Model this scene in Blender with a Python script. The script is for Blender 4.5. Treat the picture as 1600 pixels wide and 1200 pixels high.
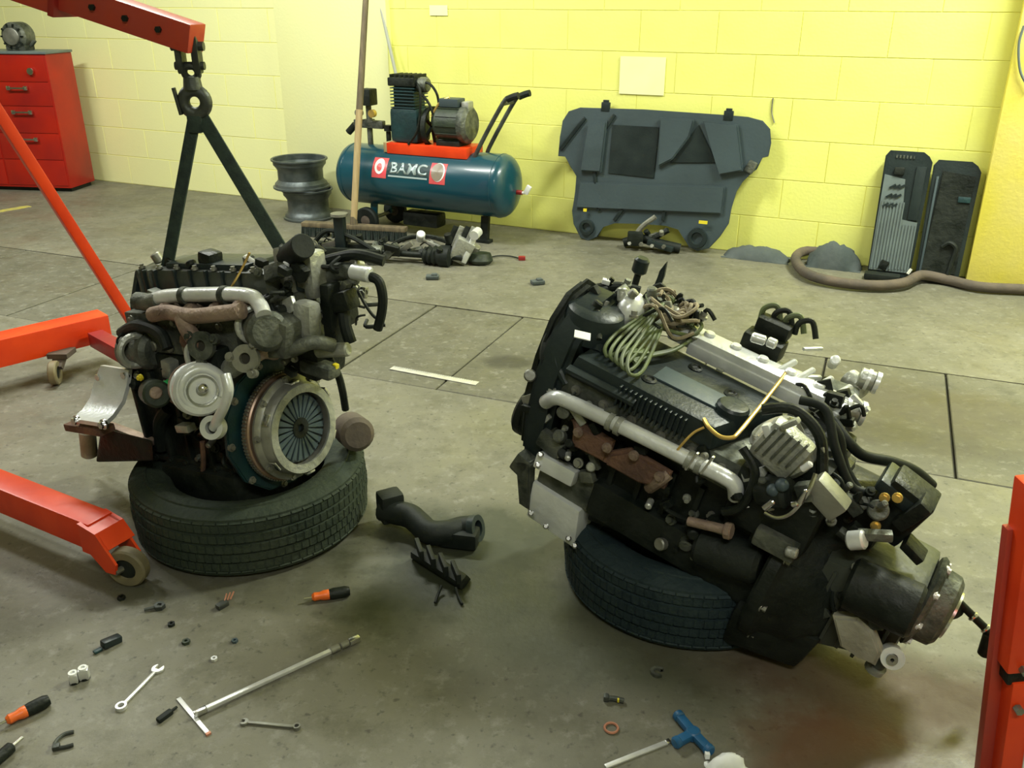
import bpy, bmesh, math, random
from mathutils import Vector, Matrix
random.seed(7)
PI = math.pi
for _o in list(bpy.data.objects):
    bpy.data.objects.remove(_o)
SC = bpy.context.scene
COL = SC.collection

# ---------------------------------------------------------------- camera
cam_d = bpy.data.cameras.new('camera')
cam_d.sensor_width = 36.0
cam_d.lens = 31.185
cam_d.clip_start = 0.05
cam = bpy.data.objects.new('camera', cam_d)
COL.objects.link(cam)
cam.location = (0, 0, 1.4)
cam.rotation_euler = (math.radians(90 - 23.5), 0, 0)
SC.camera = cam

# ---------------------------------------------------------------- light and exposure
SC.view_settings.view_transform = 'Standard'
SC.view_settings.look = 'None'
SC.view_settings.gamma = 1
SC.view_settings.use_curve_mapping = False
SC.view_settings.exposure = 0.42
world = bpy.data.worlds.new('workshop_world')
SC.world = world
world.use_nodes = True
world.node_tree.nodes['Background'].inputs[0].default_value = (0.8, 0.9, 1.0, 1)
world.node_tree.nodes['Background'].inputs[1].default_value = 0.05

def area_light(name, loc, target, sx, sy, power, color):
    d = bpy.data.lights.new(name, 'AREA')
    d.shape = 'RECTANGLE'; d.size = sx; d.size_y = sy
    d.energy = power; d.color = color
    o = bpy.data.objects.new(name, d); COL.objects.link(o)
    o.location = loc
    o.rotation_euler = (Vector(target) - Vector(loc)).to_track_quat('-Z', 'Y').to_euler()
    return o
area_light('ceiling_or_fill_lamp', (-1.5, 4.3, 3.3), (-1.5, 4.4, 0), 1.3, 0.25, 88, (0.97, 1.0, 0.90))
area_light('ceiling_or_fill_lamp', (2.6, 3.4, 3.3), (2.4, 3.7, 0), 1.3, 0.25, 150, (0.96, 1.0, 0.86))
area_light('ceiling_or_fill_lamp', (-3.8, 4.2, 3.3), (-3.6, 4.8, 0), 1.3, 0.25, 72, (0.98, 1.0, 0.94))
area_light('ceiling_or_fill_lamp', (0.2, -0.9, 3.3), (0.2, -0.4, 0), 1.3, 0.25, 42, (0.98, 1.0, 0.92))  # unseen fill light added behind the camera to brighten the front sides

# ---------------------------------------------------------------- materials
def mat(name, c1, c2=None, rough=0.5, metal=0.0, scale=8.0, lo=0.35, hi=0.65, bump=0.0, bscale=None, coat=0.0, rough2=None, detail=4.0, stretch=None):
    m = bpy.data.materials.new(name); m.use_nodes = True
    nt = m.node_tree; N = nt.nodes; L = nt.links
    b = N['Principled BSDF']
    b.inputs['Roughness'].default_value = rough
    b.inputs['Metallic'].default_value = metal
    b.inputs['Coat Weight'].default_value = coat
    if c2 is None:
        b.inputs['Base Color'].default_value = (*c1, 1)
        if bump == 0: return m
    tc = N.new('ShaderNodeTexCoord')
    vec = tc.outputs['Object']
    if stretch:
        mp = N.new('ShaderNodeMapping'); mp.inputs['Scale'].default_value = stretch
        L.new(vec, mp.inputs['Vector']); vec = mp.outputs['Vector']
    if c2 is not None:
        nz = N.new('ShaderNodeTexNoise'); nz.inputs['Scale'].default_value = scale; nz.inputs['Detail'].default_value = detail
        L.new(vec, nz.inputs['Vector'])
        mr = N.new('ShaderNodeMapRange'); mr.inputs['From Min'].default_value = lo; mr.inputs['From Max'].default_value = hi
        L.new(nz.outputs['Fac'], mr.inputs['Value'])
        mx = N.new('ShaderNodeMix'); mx.data_type = 'RGBA'
        mx.inputs['A'].default_value = (*c1, 1); mx.inputs['B'].default_value = (*c2, 1)
        L.new(mr.outputs['Result'], mx.inputs['Factor'])
        L.new(mx.outputs['Result'], b.inputs['Base Color'])
        if rough2 is not None:
            r = N.new('ShaderNodeMapRange'); r.inputs['To Min'].default_value = rough; r.inputs['To Max'].default_value = rough2
            L.new(mr.outputs['Result'], r.inputs['Value']); L.new(r.outputs['Result'], b.inputs['Roughness'])
    if bump > 0:
        nb = N.new('ShaderNodeTexNoise'); nb.inputs['Scale'].default_value = bscale or scale * 5; nb.inputs['Detail'].default_value = 3
        L.new(vec, nb.inputs['Vector'])
        bp = N.new('ShaderNodeBump'); bp.inputs['Strength'].default_value = bump; bp.inputs['Distance'].default_value = 0.01
        L.new(nb.outputs['Fac'], bp.inputs['Height']); L.new(bp.outputs['Normal'], b.inputs['Normal'])
    return m

M = {}
M['wall'] = mat('yellow_wall_paint', (0.90, 0.91, 0.225), (0.88, 0.88, 0.29), rough=0.55, scale=1.6, bump=0.12, bscale=60)
M['wall_pale'] = mat('pale_yellow_wall_paint', (0.90, 0.90, 0.44), (0.86, 0.87, 0.46), rough=0.6, scale=1.6, bump=0.12, bscale=60)
M['wall_deep'] = mat('deep_yellow_column_paint', (0.92, 0.80, 0.10), (0.90, 0.78, 0.24), rough=0.5, scale=2.2, bump=0.12, bscale=60)
M['mortar'] = mat('painted_mortar', (0.86, 0.83, 0.22), (0.82, 0.80, 0.26), rough=0.8, scale=3)
M['ceiling'] = mat('ceiling_paint', (0.6, 0.6, 0.55), rough=0.9)
M['othwall'] = mat('far_wall_paint', (0.55, 0.55, 0.35), rough=0.9)
M['red'] = mat('orange_red_paint', (0.84, 0.062, 0.008), (0.68, 0.038, 0.006), rough=0.38, scale=5, bump=0.05, bscale=40)
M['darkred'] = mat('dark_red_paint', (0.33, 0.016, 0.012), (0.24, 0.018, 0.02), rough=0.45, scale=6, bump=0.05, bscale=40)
M['boomred'] = mat('faded_red_paint', (0.46, 0.045, 0.02), (0.36, 0.05, 0.04), rough=0.38, scale=6, bump=0.08, bscale=40)
M['cabred'] = mat('cabinet_red_paint', (0.42, 0.014, 0.004), (0.28, 0.010, 0.008), rough=0.35, scale=3, bump=0.04, bscale=30)
M['black'] = mat('greasy_black', (0.004, 0.007, 0.005), (0.014, 0.018, 0.014), rough=0.42, scale=14, bump=0.3, bscale=60, rough2=0.7)
M['plastic'] = mat('black_plastic', (0.011, 0.018, 0.019), (0.022, 0.032, 0.032), rough=0.38, scale=6, bump=0.1, bscale=90)
M['rubber'] = mat('black_rubber', (0.006, 0.010, 0.008), (0.014, 0.018, 0.015), rough=0.6, scale=20, bump=0.1, bscale=80)
M['tyre'] = mat('dusty_tyre_rubber', (0.022, 0.034, 0.024), (0.040, 0.052, 0.036), rough=0.75, scale=9, bump=0.5, bscale=55, stretch=(1, 1, 1))
M['tyre_blue'] = mat('tyre_rubber', (0.012, 0.024, 0.028), (0.024, 0.040, 0.042), rough=0.7, scale=9, bump=0.5, bscale=55)
M['alu'] = mat('cast_aluminium', (0.50, 0.51, 0.47), (0.24, 0.25, 0.21), rough=0.38, metal=0.5, scale=12, bump=0.35, bscale=70, rough2=0.6)
M['alu_dark'] = mat('grimy_aluminium', (0.17, 0.18, 0.15), (0.04, 0.048, 0.038), rough=0.5, metal=0.5, scale=14, bump=0.5, bscale=60, rough2=0.75)
M['alu_bright'] = mat('bright_aluminium', (0.84, 0.86, 0.86), (0.62, 0.64, 0.63), rough=0.33, metal=0.30, scale=10, bump=0.15, bscale=60)
M['steel'] = mat('polished_steel', (0.78, 0.78, 0.78), (0.6, 0.6, 0.6), rough=0.22, metal=1.0, scale=20)
M['tool'] = mat('chrome_tool_steel', (0.78, 0.79, 0.78), (0.62, 0.62, 0.62), rough=0.35, metal=0.55, scale=30)
M['dullsteel'] = mat('dull_steel', (0.34, 0.34, 0.30), (0.20, 0.20, 0.17), rough=0.5, metal=0.7, scale=14, bump=0.15)
M['rust'] = mat('rusty_iron', (0.20, 0.105, 0.065), (0.10, 0.055, 0.04), rough=0.8, metal=0.1, scale=16, bump=0.5)
M['palerust'] = mat('heat_faded_iron', (0.36, 0.27, 0.21), (0.20, 0.14, 0.11), rough=0.6, metal=0.4, scale=16, bump=0.4)
M['copper'] = mat('heat_tinted_steel', (0.52, 0.34, 0.24), (0.34, 0.25, 0.2), rough=0.4, metal=0.8, scale=10)
M['brass'] = mat('brass_tube', (0.80, 0.55, 0.16), (0.6, 0.4, 0.12), rough=0.35, metal=0.7, scale=20)
M['teal'] = mat('teal_paint', (0.004, 0.062, 0.090), (0.005, 0.050, 0.080), rough=0.28, scale=2, coat=0.3)
M['teal_dark'] = mat('dark_teal_cast_iron', (0.008, 0.045, 0.050), (0.006, 0.026, 0.030), rough=0.5, scale=8, bump=0.3)
M['pumpgreen'] = mat('grimy_motor_green', (0.035, 0.050, 0.028), (0.02, 0.03, 0.02), rough=0.5, scale=12, bump=0.2)
M['wood'] = mat('pale_broom_wood', (0.50, 0.38, 0.20), (0.38, 0.28, 0.14), rough=0.6, scale=6, stretch=(8, 8, 1))
M['wood_dark'] = mat('stained_broom_wood', (0.18, 0.14, 0.08), (0.10, 0.08, 0.05), rough=0.6, scale=6, stretch=(8, 8, 1))
M['bristle'] = mat('dark_bristle', (0.012, 0.022, 0.018), (0.03, 0.035, 0.03), rough=0.8, scale=50)
M['grey_plastic'] = mat('slate_grey_plastic', (0.052, 0.078, 0.090), (0.040, 0.060, 0.068), rough=0.5, scale=3, bump=0.1, bscale=50)
M['grey_light'] = mat('ribbed_grey_plastic', (0.15, 0.19, 0.19), (0.12, 0.15, 0.15), rough=0.45, scale=8)
M['hose_brown'] = mat('dusty_brown_hose', (0.13, 0.10, 0.075), (0.07, 0.06, 0.05), rough=0.8, scale=7, bump=0.3)
M['cloth_grey'] = mat('dirty_grey_cloth', (0.085, 0.10, 0.10), (0.05, 0.065, 0.065), rough=0.9, scale=6, bump=0.5, bscale=25)
M['cloth_pale'] = mat('pale_grey_paint', (0.42, 0.44, 0.38), rough=0.6)
M['rimsteel'] = mat('dull_rim_steel', (0.13, 0.15, 0.15), (0.05, 0.065, 0.065), rough=0.45, metal=0.5, scale=9, bump=0.2)
M['cover_grey'] = mat('faded_cover_plastic', (0.060, 0.068, 0.052), (0.035, 0.042, 0.034), rough=0.45, scale=8, bump=0.2)
M['paleiron'] = mat('pale_cast_metal', (0.46, 0.44, 0.36), (0.30, 0.28, 0.22), rough=0.5, metal=0.2, scale=12, bump=0.3)
M['strap'] = mat('dark_webbing', (0.035, 0.055, 0.045), (0.022, 0.034, 0.030), rough=0.7, scale=30, bump=0.2)
M['hookmetal'] = mat('dark_forged_steel', (0.10, 0.11, 0.10), (0.05, 0.055, 0.05), rough=0.5, metal=0.6, scale=15, bump=0.2)
M['wheel_tan'] = mat('tan_caster_tyre', (0.26, 0.22, 0.12), (0.14, 0.12, 0.07), rough=0.6, scale=10)
M['orange'] = mat('orange_handle_plastic', (0.85, 0.16, 0.02), (0.7, 0.12, 0.02), rough=0.4, scale=20)
M['blue'] = mat('blue_handle_plastic', (0.02, 0.12, 0.28), (0.015, 0.09, 0.2), rough=0.4, scale=20)
M['white'] = mat('white_plastic', (0.85, 0.86, 0.85), (0.75, 0.76, 0.74), rough=0.5, scale=12)
M['offwhite'] = mat('offwhite_paper', (0.93, 0.92, 0.55), (0.88, 0.88, 0.48), rough=0.7, scale=4)
M['green'] = mat('green_plastic', (0.02, 0.42, 0.10), rough=0.4)
M['olivewire'] = mat('olive_cable_sheath', (0.13, 0.17, 0.06), (0.08, 0.10, 0.05), rough=0.55, scale=20)
M['tanwire'] = mat('dusty_tan_cable', (0.34, 0.28, 0.18), (0.2, 0.17, 0.11), rough=0.7, scale=25, bump=0.3)
M['yellow'] = mat('yellow_paint', (0.75, 0.62, 0.03), rough=0.5)
M['lineyellow'] = mat('worn_yellow_line_paint', (0.55, 0.48, 0.08), (0.35, 0.32, 0.14), rough=0.7, scale=20)
M['pinkcopper'] = mat('copper_red', (0.50, 0.22, 0.14), rough=0.5, metal=0.3)
M['lab_red'] = mat('label_red', (0.72, 0.07, 0.10), (0.62, 0.10, 0.10), rough=0.3, scale=30)
M['lab_grey'] = mat('label_silver', (0.45, 0.56, 0.58), rough=0.3, metal=0.2)
M['lab_tan'] = mat('label_bronze', (0.25, 0.21, 0.16), rough=0.3)

def floor_material(name, base, base2, stains_and_shade=True, dark=1.0):
    m = bpy.data.materials.new(name); m.use_nodes = True
    nt = m.node_tree; N = nt.nodes; L = nt.links
    b = N['Principled BSDF']
    g = N.new('ShaderNodeNewGeometry'); P = g.outputs['Position']
    def noise(s, d, rough=0.6):
        n = N.new('ShaderNodeTexNoise'); n.inputs['Scale'].default_value = s; n.inputs['Detail'].default_value = d
        n.inputs['Roughness'].default_value = rough; L.new(P, n.inputs['Vector']); return n.outputs['Fac']
    def rng(v, a, c, lo=0.0, hi=1.0):
        r = N.new('ShaderNodeMapRange'); r.inputs['From Min'].default_value = a; r.inputs['From Max'].default_value = c
        r.inputs['To Min'].default_value = lo; r.inputs['To Max'].default_value = hi
        L.new(v, r.inputs['Value']); return r.outputs['Result']
    def mix(f, a, c):
        x = N.new('ShaderNodeMix'); x.data_type = 'RGBA'
        L.new(f, x.inputs['Factor'])
        for s, k in (('A', a), ('B', c)):
            if isinstance(k, tuple): x.inputs[s].default_value = (*k, 1)
            else: L.new(k, x.inputs[s])
        return x.outputs['Result']
    def mul(a, c):
        x = N.new('ShaderNodeMath'); x.operation = 'MULTIPLY'; L.new(a, x.inputs[0])
        if isinstance(c, float): x.inputs[1].default_value = c
        else: L.new(c, x.inputs[1])
        return x.outputs[0]
    c = mix(rng(noise(1.1, 5), 0.38, 0.64), base, base2)
    c = mix(mul(rng(noise(8, 6, 0.75), 0.48, 0.66), 0.7), c, (base[0]*0.55, base[1]*0.55, base[2]*0.5))
    c = mix(mul(rng(noise(22, 5, 0.7), 0.54, 0.68), 0.6), c, (0.25, 0.245, 0.21))
    c = mix(mul(rng(noise(45, 3, 0.6), 0.60, 0.72), 0.7), c, (0.045, 0.043, 0.033))
    if stains_and_shade:
        dist_n = noise(4.0, 5, 0.65)
        def blob(x, y, rx, ry, rot, col, amt, soft=0.5):
            nonlocal c
            mp = N.new('ShaderNodeMapping'); mp.vector_type = 'TEXTURE'
            mp.inputs['Location'].default_value = (x, y, 0); mp.inputs['Rotation'].default_value = (0, 0, rot)
            mp.inputs['Scale'].default_value = (rx, ry, 1)
            L.new(P, mp.inputs['Vector'])
            ln = N.new('ShaderNodeVectorMath'); ln.operation = 'LENGTH'; L.new(mp.outputs['Vector'], ln.inputs[0])
            ad = N.new('ShaderNodeMath'); ad.operation = 'MULTIPLY_ADD'; L.new(dist_n, ad.inputs[0]); ad.inputs[1].default_value = 1.6
            L.new(ln.outputs['Value'], ad.inputs[2])
            f = rng(ad.outputs[0], 1.8, 1.8 - soft, 0.0, amt)
            c = mix(f, c, col)
        blob(0.84, 1.50, 0.55, 0.17, -0.35, (0.085, 0.045, 0.024), 0.8)  # brown oil stain, with tyre shadow painted into its colour
        blob(0.62, 1.32, 0.20, 0.20, 0.2, (0.125, 0.055, 0.026), 0.8)
        blob(0.05, 1.78, 0.60, 0.30, -0.4, (0.060, 0.066, 0.040), 0.75)  # outer part of the engine shadow, painted onto the floor in olive
        blob(-0.12, 2.05, 0.48, 0.36, 0.0, (0.030, 0.036, 0.018), 0.85)  # dark core of the shadow between the engines, painted into the concrete
        blob(-0.75, 1.95, 0.5, 0.2, 0.0, (0.05, 0.05, 0.03), 0.5)
        blob(0.00, 3.45, 0.16, 0.09, 0.0, (0.035, 0.033, 0.025), 0.8)
        blob(1.6, 3.0, 0.6, 0.3, -0.4, (0.075, 0.062, 0.035), 0.6)
        blob(1.35, 2.75, 0.4, 0.14, -0.4, (0.05, 0.042, 0.026), 0.6)
        blob(0.5, 1.25, 0.6, 0.1, 0.1, (0.075, 0.06, 0.035), 0.5)
        blob(-0.9, 6.0, 0.9, 0.2, -0.44, (0.07, 0.065, 0.04), 0.6)
    L.new(c, b.inputs['Base Color'])
    b.inputs['Roughness'].default_value = 0.62
    L.new(rng(noise(3, 4), 0.35, 0.65, 0.42, 0.75), b.inputs['Roughness'])
    bp = N.new('ShaderNodeBump'); bp.inputs['Strength'].default_value = 0.25; bp.inputs['Distance'].default_value = 0.004
    L.new(noise(60, 4), bp.inputs['Height']); L.new(bp.outputs['Normal'], b.inputs['Normal'])
    return m
M['floor'] = floor_material('worn_concrete', (0.186, 0.178, 0.134), (0.132, 0.128, 0.094))
M['slab'] = floor_material('dark_concrete_slab', (0.138, 0.133, 0.100), (0.102, 0.098, 0.070))
M['joint'] = mat('dirt_in_joints', (0.03, 0.028, 0.02), rough=0.9)

for k_ in ('black', 'plastic', 'rubber', 'tyre', 'tyre_blue', 'bristle', 'strap'):
    M[k_].node_tree.nodes['Principled BSDF'].inputs['Specular IOR Level'].default_value = 0.3

# ---------------------------------------------------------------- mesh helpers
def V(*a): return Vector(a)
def basis(axis, up=None):
    a = Vector(axis).normalized()
    u = Vector(up) if up is not None else (Vector((0, 0, 1)) if abs(a.z) < 0.9 else Vector((1, 0, 0)))
    s = u.cross(a)
    if s.length < 1e-5: s = Vector((1, 0, 0)).cross(a)
    s.normalize(); t = a.cross(s).normalized()
    return s, t, a

def catmull(pts, k=6):
    P = [Vector(p) for p in pts]
    if len(P) < 3: return P
    out = []
    for i in range(len(P) - 1):
        p0 = P[max(i - 1, 0)]; p1 = P[i]; p2 = P[i + 1]; p3 = P[min(i + 2, len(P) - 1)]
        for j in range(k):
            t = j / k
            out.append(0.5 * ((2 * p1) + (p2 - p0) * t + (2 * p0 - 5 * p1 + 4 * p2 - p3) * t * t + (3 * p1 - p0 - 3 * p2 + p3) * t ** 3))
    out.append(P[-1]); return out

class MB:
    """collects shapes and links them as one mesh object"""
    def __init__(s, off=(0, 0, 0)):
        s.bm = bmesh.new(); s.off = Vector(off)
    def hexa(s, pts, bevel=0.0, seg=2):
        vs = [s.bm.verts.new(Vector(p)) for p in pts]
        fs = [(0, 3, 2, 1), (4, 5, 6, 7), (0, 1, 5, 4), (1, 2, 6, 5), (2, 3, 7, 6), (3, 0, 4, 7)]
        F = [s.bm.faces.new([vs[i] for i in f]) for f in fs]
        if bevel > 0:
            es = set(e for f in F for e in f.edges)
            bmesh.ops.bevel(s.bm, geom=list(es), offset=bevel, segments=seg, affect='EDGES', profile=0.6)
        return s
    def box(s, c, size, rot=None, bevel=0.0, taper=1.0, seg=2):
        c = Vector(c); x, y, z = [k / 2 for k in size]
        R = rot if rot is not None else Matrix.Identity(3)
        t = taper
        pts = [(-x, -y, -z), (x, -y, -z), (x, y, -z), (-x, y, -z), (-x * t, -y * t, z), (x * t, -y * t, z), (x * t, y * t, z), (-x * t, y * t, z)]
        return s.hexa([c + R @ Vector(p) for p in pts], bevel, seg)
    def span(s, lo, hi, bevel=0.0):
        lo = Vector(lo); hi = Vector(hi)
        return s.box((lo + hi) / 2, hi - lo, bevel=bevel)
    def bar(s, p0, p1, w, h, bevel=0.0, up=(0, 0, 1)):
        p0 = Vector(p0); p1 = Vector(p1); a = p1 - p0
        sx, t, ax = basis(a, up)
        R = Matrix((ax, sx, t)).transposed()
        return s.box((p0 + p1) / 2, (a.length, w, h), R, bevel)
    def lathe(s, o, axis, prof, n=24, closed=False, a0=0.0, a1=2 * PI, up=None):
        o = Vector(o); sx, t, a = basis(axis, up)
        full = abs((a1 - a0) - 2 * PI) < 1e-6
        m = n if full else n + 1
        rings = []
        for r, h in prof:
            if r < 1e-6: rings.append([s.bm.verts.new(o + a * h)]); continue
            rings.append([s.bm.verts.new(o + a * h + (sx * math.cos(a0 + (a1 - a0) * i / n) + t * math.sin(a0 + (a1 - a0) * i / n)) * r) for i in range(m)])
        pairs = list(zip(rings[:-1], rings[1:]))
        if closed: pairs.append((rings[-1], rings[0]))
        for A, B in pairs:
            cnt = n
            for i in range(cnt):
                j = (i + 1) % m
                try:
                    if len(A) == 1 and len(B) == 1: continue
                    if len(A) == 1: s.bm.faces.new((A[0], B[j], B[i]))
                    elif len(B) == 1: s.bm.faces.new((A[i], A[j], B[0]))
                    else: s.bm.faces.new((A[i], A[j], B[j], B[i]))
                except ValueError: pass
        return s
    def cyl(s, p0, p1, r, r1=None, n=20, ch=0.0):
        p0 = Vector(p0); p1 = Vector(p1); r1 = r if r1 is None else r1
        h = (p1 - p0).length; c = min(ch, h / 3, r / 2)
        prof = [(0, 0), (r - c, 0), (r, c), (r1, h - c), (r1 - c, h), (0, h)] if c > 0 else [(0, 0), (r, 0), (r1, h), (0, h)]
        return s.lathe(p0, p1 - p0, prof, n)
    def ring(s, o, axis, r0, r1, w, n=24, a0=0.0, a1=2 * PI):
        return s.lathe(o, axis, [(r0, 0), (r1, 0), (r1, w), (r0, w)], n, closed=True, a0=a0, a1=a1)
    def torus(s, o, axis, R, r, n=28, k=10):
        prof = [(R + r * math.cos(2 * PI * i / k), r * math.sin(2 * PI * i / k)) for i in range(k)]
        return s.lathe(o, axis, prof, n, closed=True)
    def ball(s, o, r, axis=(0, 0, 1), sq=1.0, n=16, k=8):
        prof = [(r * math.sin(PI * i / k), -r * sq * math.cos(PI * i / k)) for i in range(k + 1)]
        return s.lathe(o, axis, prof, n)
    def tube(s, pts, r, n=10, smooth=6, r_end=None, flat=1.0):
        P = catmull(pts, smooth) if smooth else [Vector(p) for p in pts]
        rings = []; prev = None; m = len(P)
        for i, p in enumerate(P):
            d = (P[min(i + 1, m - 1)] - P[max(i - 1, 0)])
            if d.length < 1e-7: d = Vector((0, 0, 1))
            d.normalize()
            if prev is None:
                sx, t, _ = basis(d)
            else:
                sx = prev - d * prev.dot(d)
                sx = sx.normalized() if sx.length > 1e-6 else basis(d)[0]
                t = d.cross(sx)
            prev = sx
            rr = r if r_end is None else r + (r_end - r) * i / (m - 1)
            rings.append([s.bm.verts.new(p + (sx * math.cos(2 * PI * j / n) + t * math.sin(2 * PI * j / n) * flat) * rr) for j in range(n)])
        for A, B in zip(rings[:-1], rings[1:]):
            for j in range(n):
                s.bm.faces.new((A[j], A[(j + 1) % n], B[(j + 1) % n], B[j]))
        s.bm.faces.new(list(reversed(rings[0]))); s.bm.faces.new(rings[-1])
        return s
    def prism(s, o, ux, uy, pts, th, bevel=0.0):
        """outline pts (a,b) in the plane ux,uy at o, extruded th along ux x uy"""
        o = Vector(o); ux = Vector(ux).normalized(); uy = Vector(uy); uy = (uy - ux * uy.dot(ux)).normalized()
        nz = ux.cross(uy)
        area = sum(pts[i][0] * pts[(i + 1) % len(pts)][1] - pts[(i + 1) % len(pts)][0] * pts[i][1] for i in range(len(pts)))
        if area < 0: pts = list(reversed(pts))
        A = [s.bm.verts.new(o + ux * a + uy * b) for a, b in pts]
        B = [s.bm.verts.new(o + ux * a + uy * b + nz * th) for a, b in pts]
        F = [s.bm.faces.new(list(reversed(A))), s.bm.faces.new(B)]
        n = len(pts)
        for i in range(n):
            F.append(s.bm.faces.new((A[i], A[(i + 1) % n], B[(i + 1) % n], B[i])))
        if bevel > 0:
            es = set(F[0].edges) | set(F[1].edges)
            bmesh.ops.bevel(s.bm, geom=list(es), offset=bevel, segments=2, affect='EDGES')
        return s
    def build(s, name, m, parent=None, angle=35, offset=None, smooth=True):
        off = s.off if offset is None else Vector(offset)
        if off.length > 0: bmesh.ops.translate(s.bm, verts=s.bm.verts, vec=-off)
        bmesh.ops.recalc_face_normals(s.bm, faces=s.bm.faces)
        me = bpy.data.meshes.new(name); s.bm.to_mesh(me); s.bm.free()
        if smooth:
            me.shade_smooth(); me.set_sharp_from_angle(angle=math.radians(angle))
        me.materials.append(M[m] if isinstance(m, str) else m)
        o = bpy.data.objects.new(name, me); COL.objects.link(o)
        if parent is not None: o.parent = parent
        return o

def tag(o, label=None, cat=None, group=None, kind=None):
    if label: o['label'] = label
    if cat: o['category'] = cat
    if group: o['group'] = group
    if kind: o['kind'] = kind
    return o
def thing(name, label, cat, loc=(0, 0, 0), rz=0.0, group=None, mat3=None):
    o = bpy.data.objects.new(name, None); COL.objects.link(o)
    o.empty_display_size = 0.1
    if mat3 is not None:
        R = Matrix(mat3).to_4x4(); o.matrix_world = Matrix.Translation(Vector(loc)) @ R
    else:
        o.location = loc; o.rotation_euler = (0, 0, rz)
    return tag(o, label, cat, group)
def lathe_outline(n, r, a0=0, cx=0, cy=0):
    return [(cx + r * math.cos(a0 + 2 * PI * i / n), cy + r * math.sin(a0 + 2 * PI * i / n)) for i in range(n)]
def copy_part(src, parent, loc=None, rot=None, scale=None):
    c = src.copy(); COL.objects.link(c); c.parent = parent
    if loc is not None: c.location = loc
    if rot is not None: c.rotation_euler = rot
    if scale is not None: c.scale = scale
    return c

# ---------------------------------------------------------------- the setting
WA = math.atan2(-0.429, 0.9033)                 # the back wall runs at this angle
WO = Vector((0.13, 5.80, 0))
WE = Vector((math.cos(WA), math.sin(WA), 0)); WN = Vector((math.sin(WA), -math.cos(WA), 0))   # along the wall, out of the wall
def wpos(s_, off, z=0.0): return WO + WE * s_ + WN * off + Vector((0, 0, z))

SA = math.radians(-22.3)                        # pit covering slabs
SE = Vector((math.cos(SA), math.sin(SA), 0)); SN = Vector((-math.sin(SA), math.cos(SA), 0))
so = Vector((-0.301, 3.165, 0))                 # front end of one joint
SD = 0.935; SW = 0.4625
floor = MB()
def quad(mb, pts, z0, z1):
    mb.hexa([(p[0], p[1], z0) for p in pts] + [(p[0], p[1], z1) for p in pts])
L_, R_ = -12 , 12
fr0 = so + SE * L_ ; fr1 = so + SE * R_
quad(floor, [fr0 - SN * 10, fr1 - SN * 10, fr1, fr0], -0.2, 0)
quad(floor, [fr0 + SN * SD, fr1 + SN * SD, fr1 + SN * 11, fr0 + SN * 11], -0.2, 0)
floor_o = tag(floor.build('floor', 'floor', smooth=False), kind='structure', label='worn grey concrete workshop floor')
jb = MB(); quad(jb, [fr0, fr1, fr1 + SN * SD, fr0 + SN * SD], -0.2, -0.016)
jb.build('pit_bed', 'joint', floor_o, smooth=False)
slab = None
for i in range(-12, 9):
    cpos = so + SE * (SW * (i + 0.5)) + SN * (SD / 2)
    if slab is None:
        mb = MB(); mb.box((0, 0, -0.02), (SW - 0.009, SD - 0.012, 0.04), bevel=0.003, seg=1)
        slab = mb.build('slab', 'slab', floor_o, smooth=False); sl = slab
    else:
        sl = copy_part(slab, floor_o)
    sl.location = cpos + Vector((0, 0, random.uniform(-0.002, 0.001))); sl.rotation_euler = (random.uniform(-.001, .001), random.uniform(-.002, .002), SA)

# back wall of painted blocks
wall_e = MB()
wall_e.span((-7.2, 0.003, 0), (4.6, 0.25, 3.5))
wall_o = wall_e.build('wall_back', 'mortar', None, smooth=False)
wall_o.location = WO; wall_o.rotation_euler = (0, 0, WA)
tag(wall_o, 'yellow painted blockwork back wall', kind='structure')
BW, BH = 0.45, 0.2225
blk = {}
for row in range(8):
    x = -7.2 + (BW / 2 if row % 2 else 0)
    for k in range(27):
        xc = x + BW * (k + 0.5)
        if xc > 4.4: break
        key = 'wall_pale' if xc < -1.2 else 'wall'
        if xc < -5.7: continue
        if key not in blk:
            mb = MB(); mb.box((0, 0.02, BH / 2), (BW - 0.004, 0.04, BH - 0.004), bevel=0.0015, seg=1)
            b_ = mb.build('block', key, wall_o, smooth=False); blk[key] = b_
        else: b_ = copy_part(blk[key], wall_o)
        b_.location = (xc, random.uniform(-0.0008, 0.0008), row * BH + 0.001)
up = MB(); up.span((-7.2, 0, 8 * BH), (4.6, 0.02, 3.5)); up.build('upper_wall_plaster', 'wall', wall_o, smooth=False)
lw = MB(); lw.span((-7.2, 0, 0), (-5.9, 0.02, 8 * BH)); lw.build('end_wall_plaster', 'wall_pale', wall_o, smooth=False)
# pilaster and column standing proud of the wall
for nm, a, b, d, mm, lb in (('trim_1', -1.925, -1.02, 0.05, 'wall_pale', 'shallow pale yellow pilaster behind the wheel rims'),
                            ('trim_2', 2.60, 3.05, 0.16, 'wall_deep', 'deep yellow wall column at the right edge')):
    mb = MB(); mb.span((a, -d, 0), (b, 0.01, 3.5), bevel=0.004)
    o = mb.build(nm, mm); o.location = WO; o.rotation_euler = (0, 0, WA); tag(o, lb, kind='structure')
mb = MB(); mb.span((-7.4, 0.0, 0), (-7.2, -9.5, 3.5)); o = mb.build('wall_left', 'othwall', smooth=False); o.location = WO; o.rotation_euler = (0, 0, WA); tag(o, kind='structure')
mb = MB(); mb.span((4.6, 0.25, 0), (4.8, -9.5, 3.5)); o = mb.build('wall_right', 'othwall', smooth=False); o.location = WO; o.rotation_euler = (0, 0, WA); tag(o, kind='structure')
mb = MB(); mb.span((-7.4, -9.7, 0), (4.8, -9.5, 3.5)); o = mb.build('wall_front', 'othwall', smooth=False); o.location = WO; o.rotation_euler = (0, 0, WA); tag(o, kind='structure')
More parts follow.
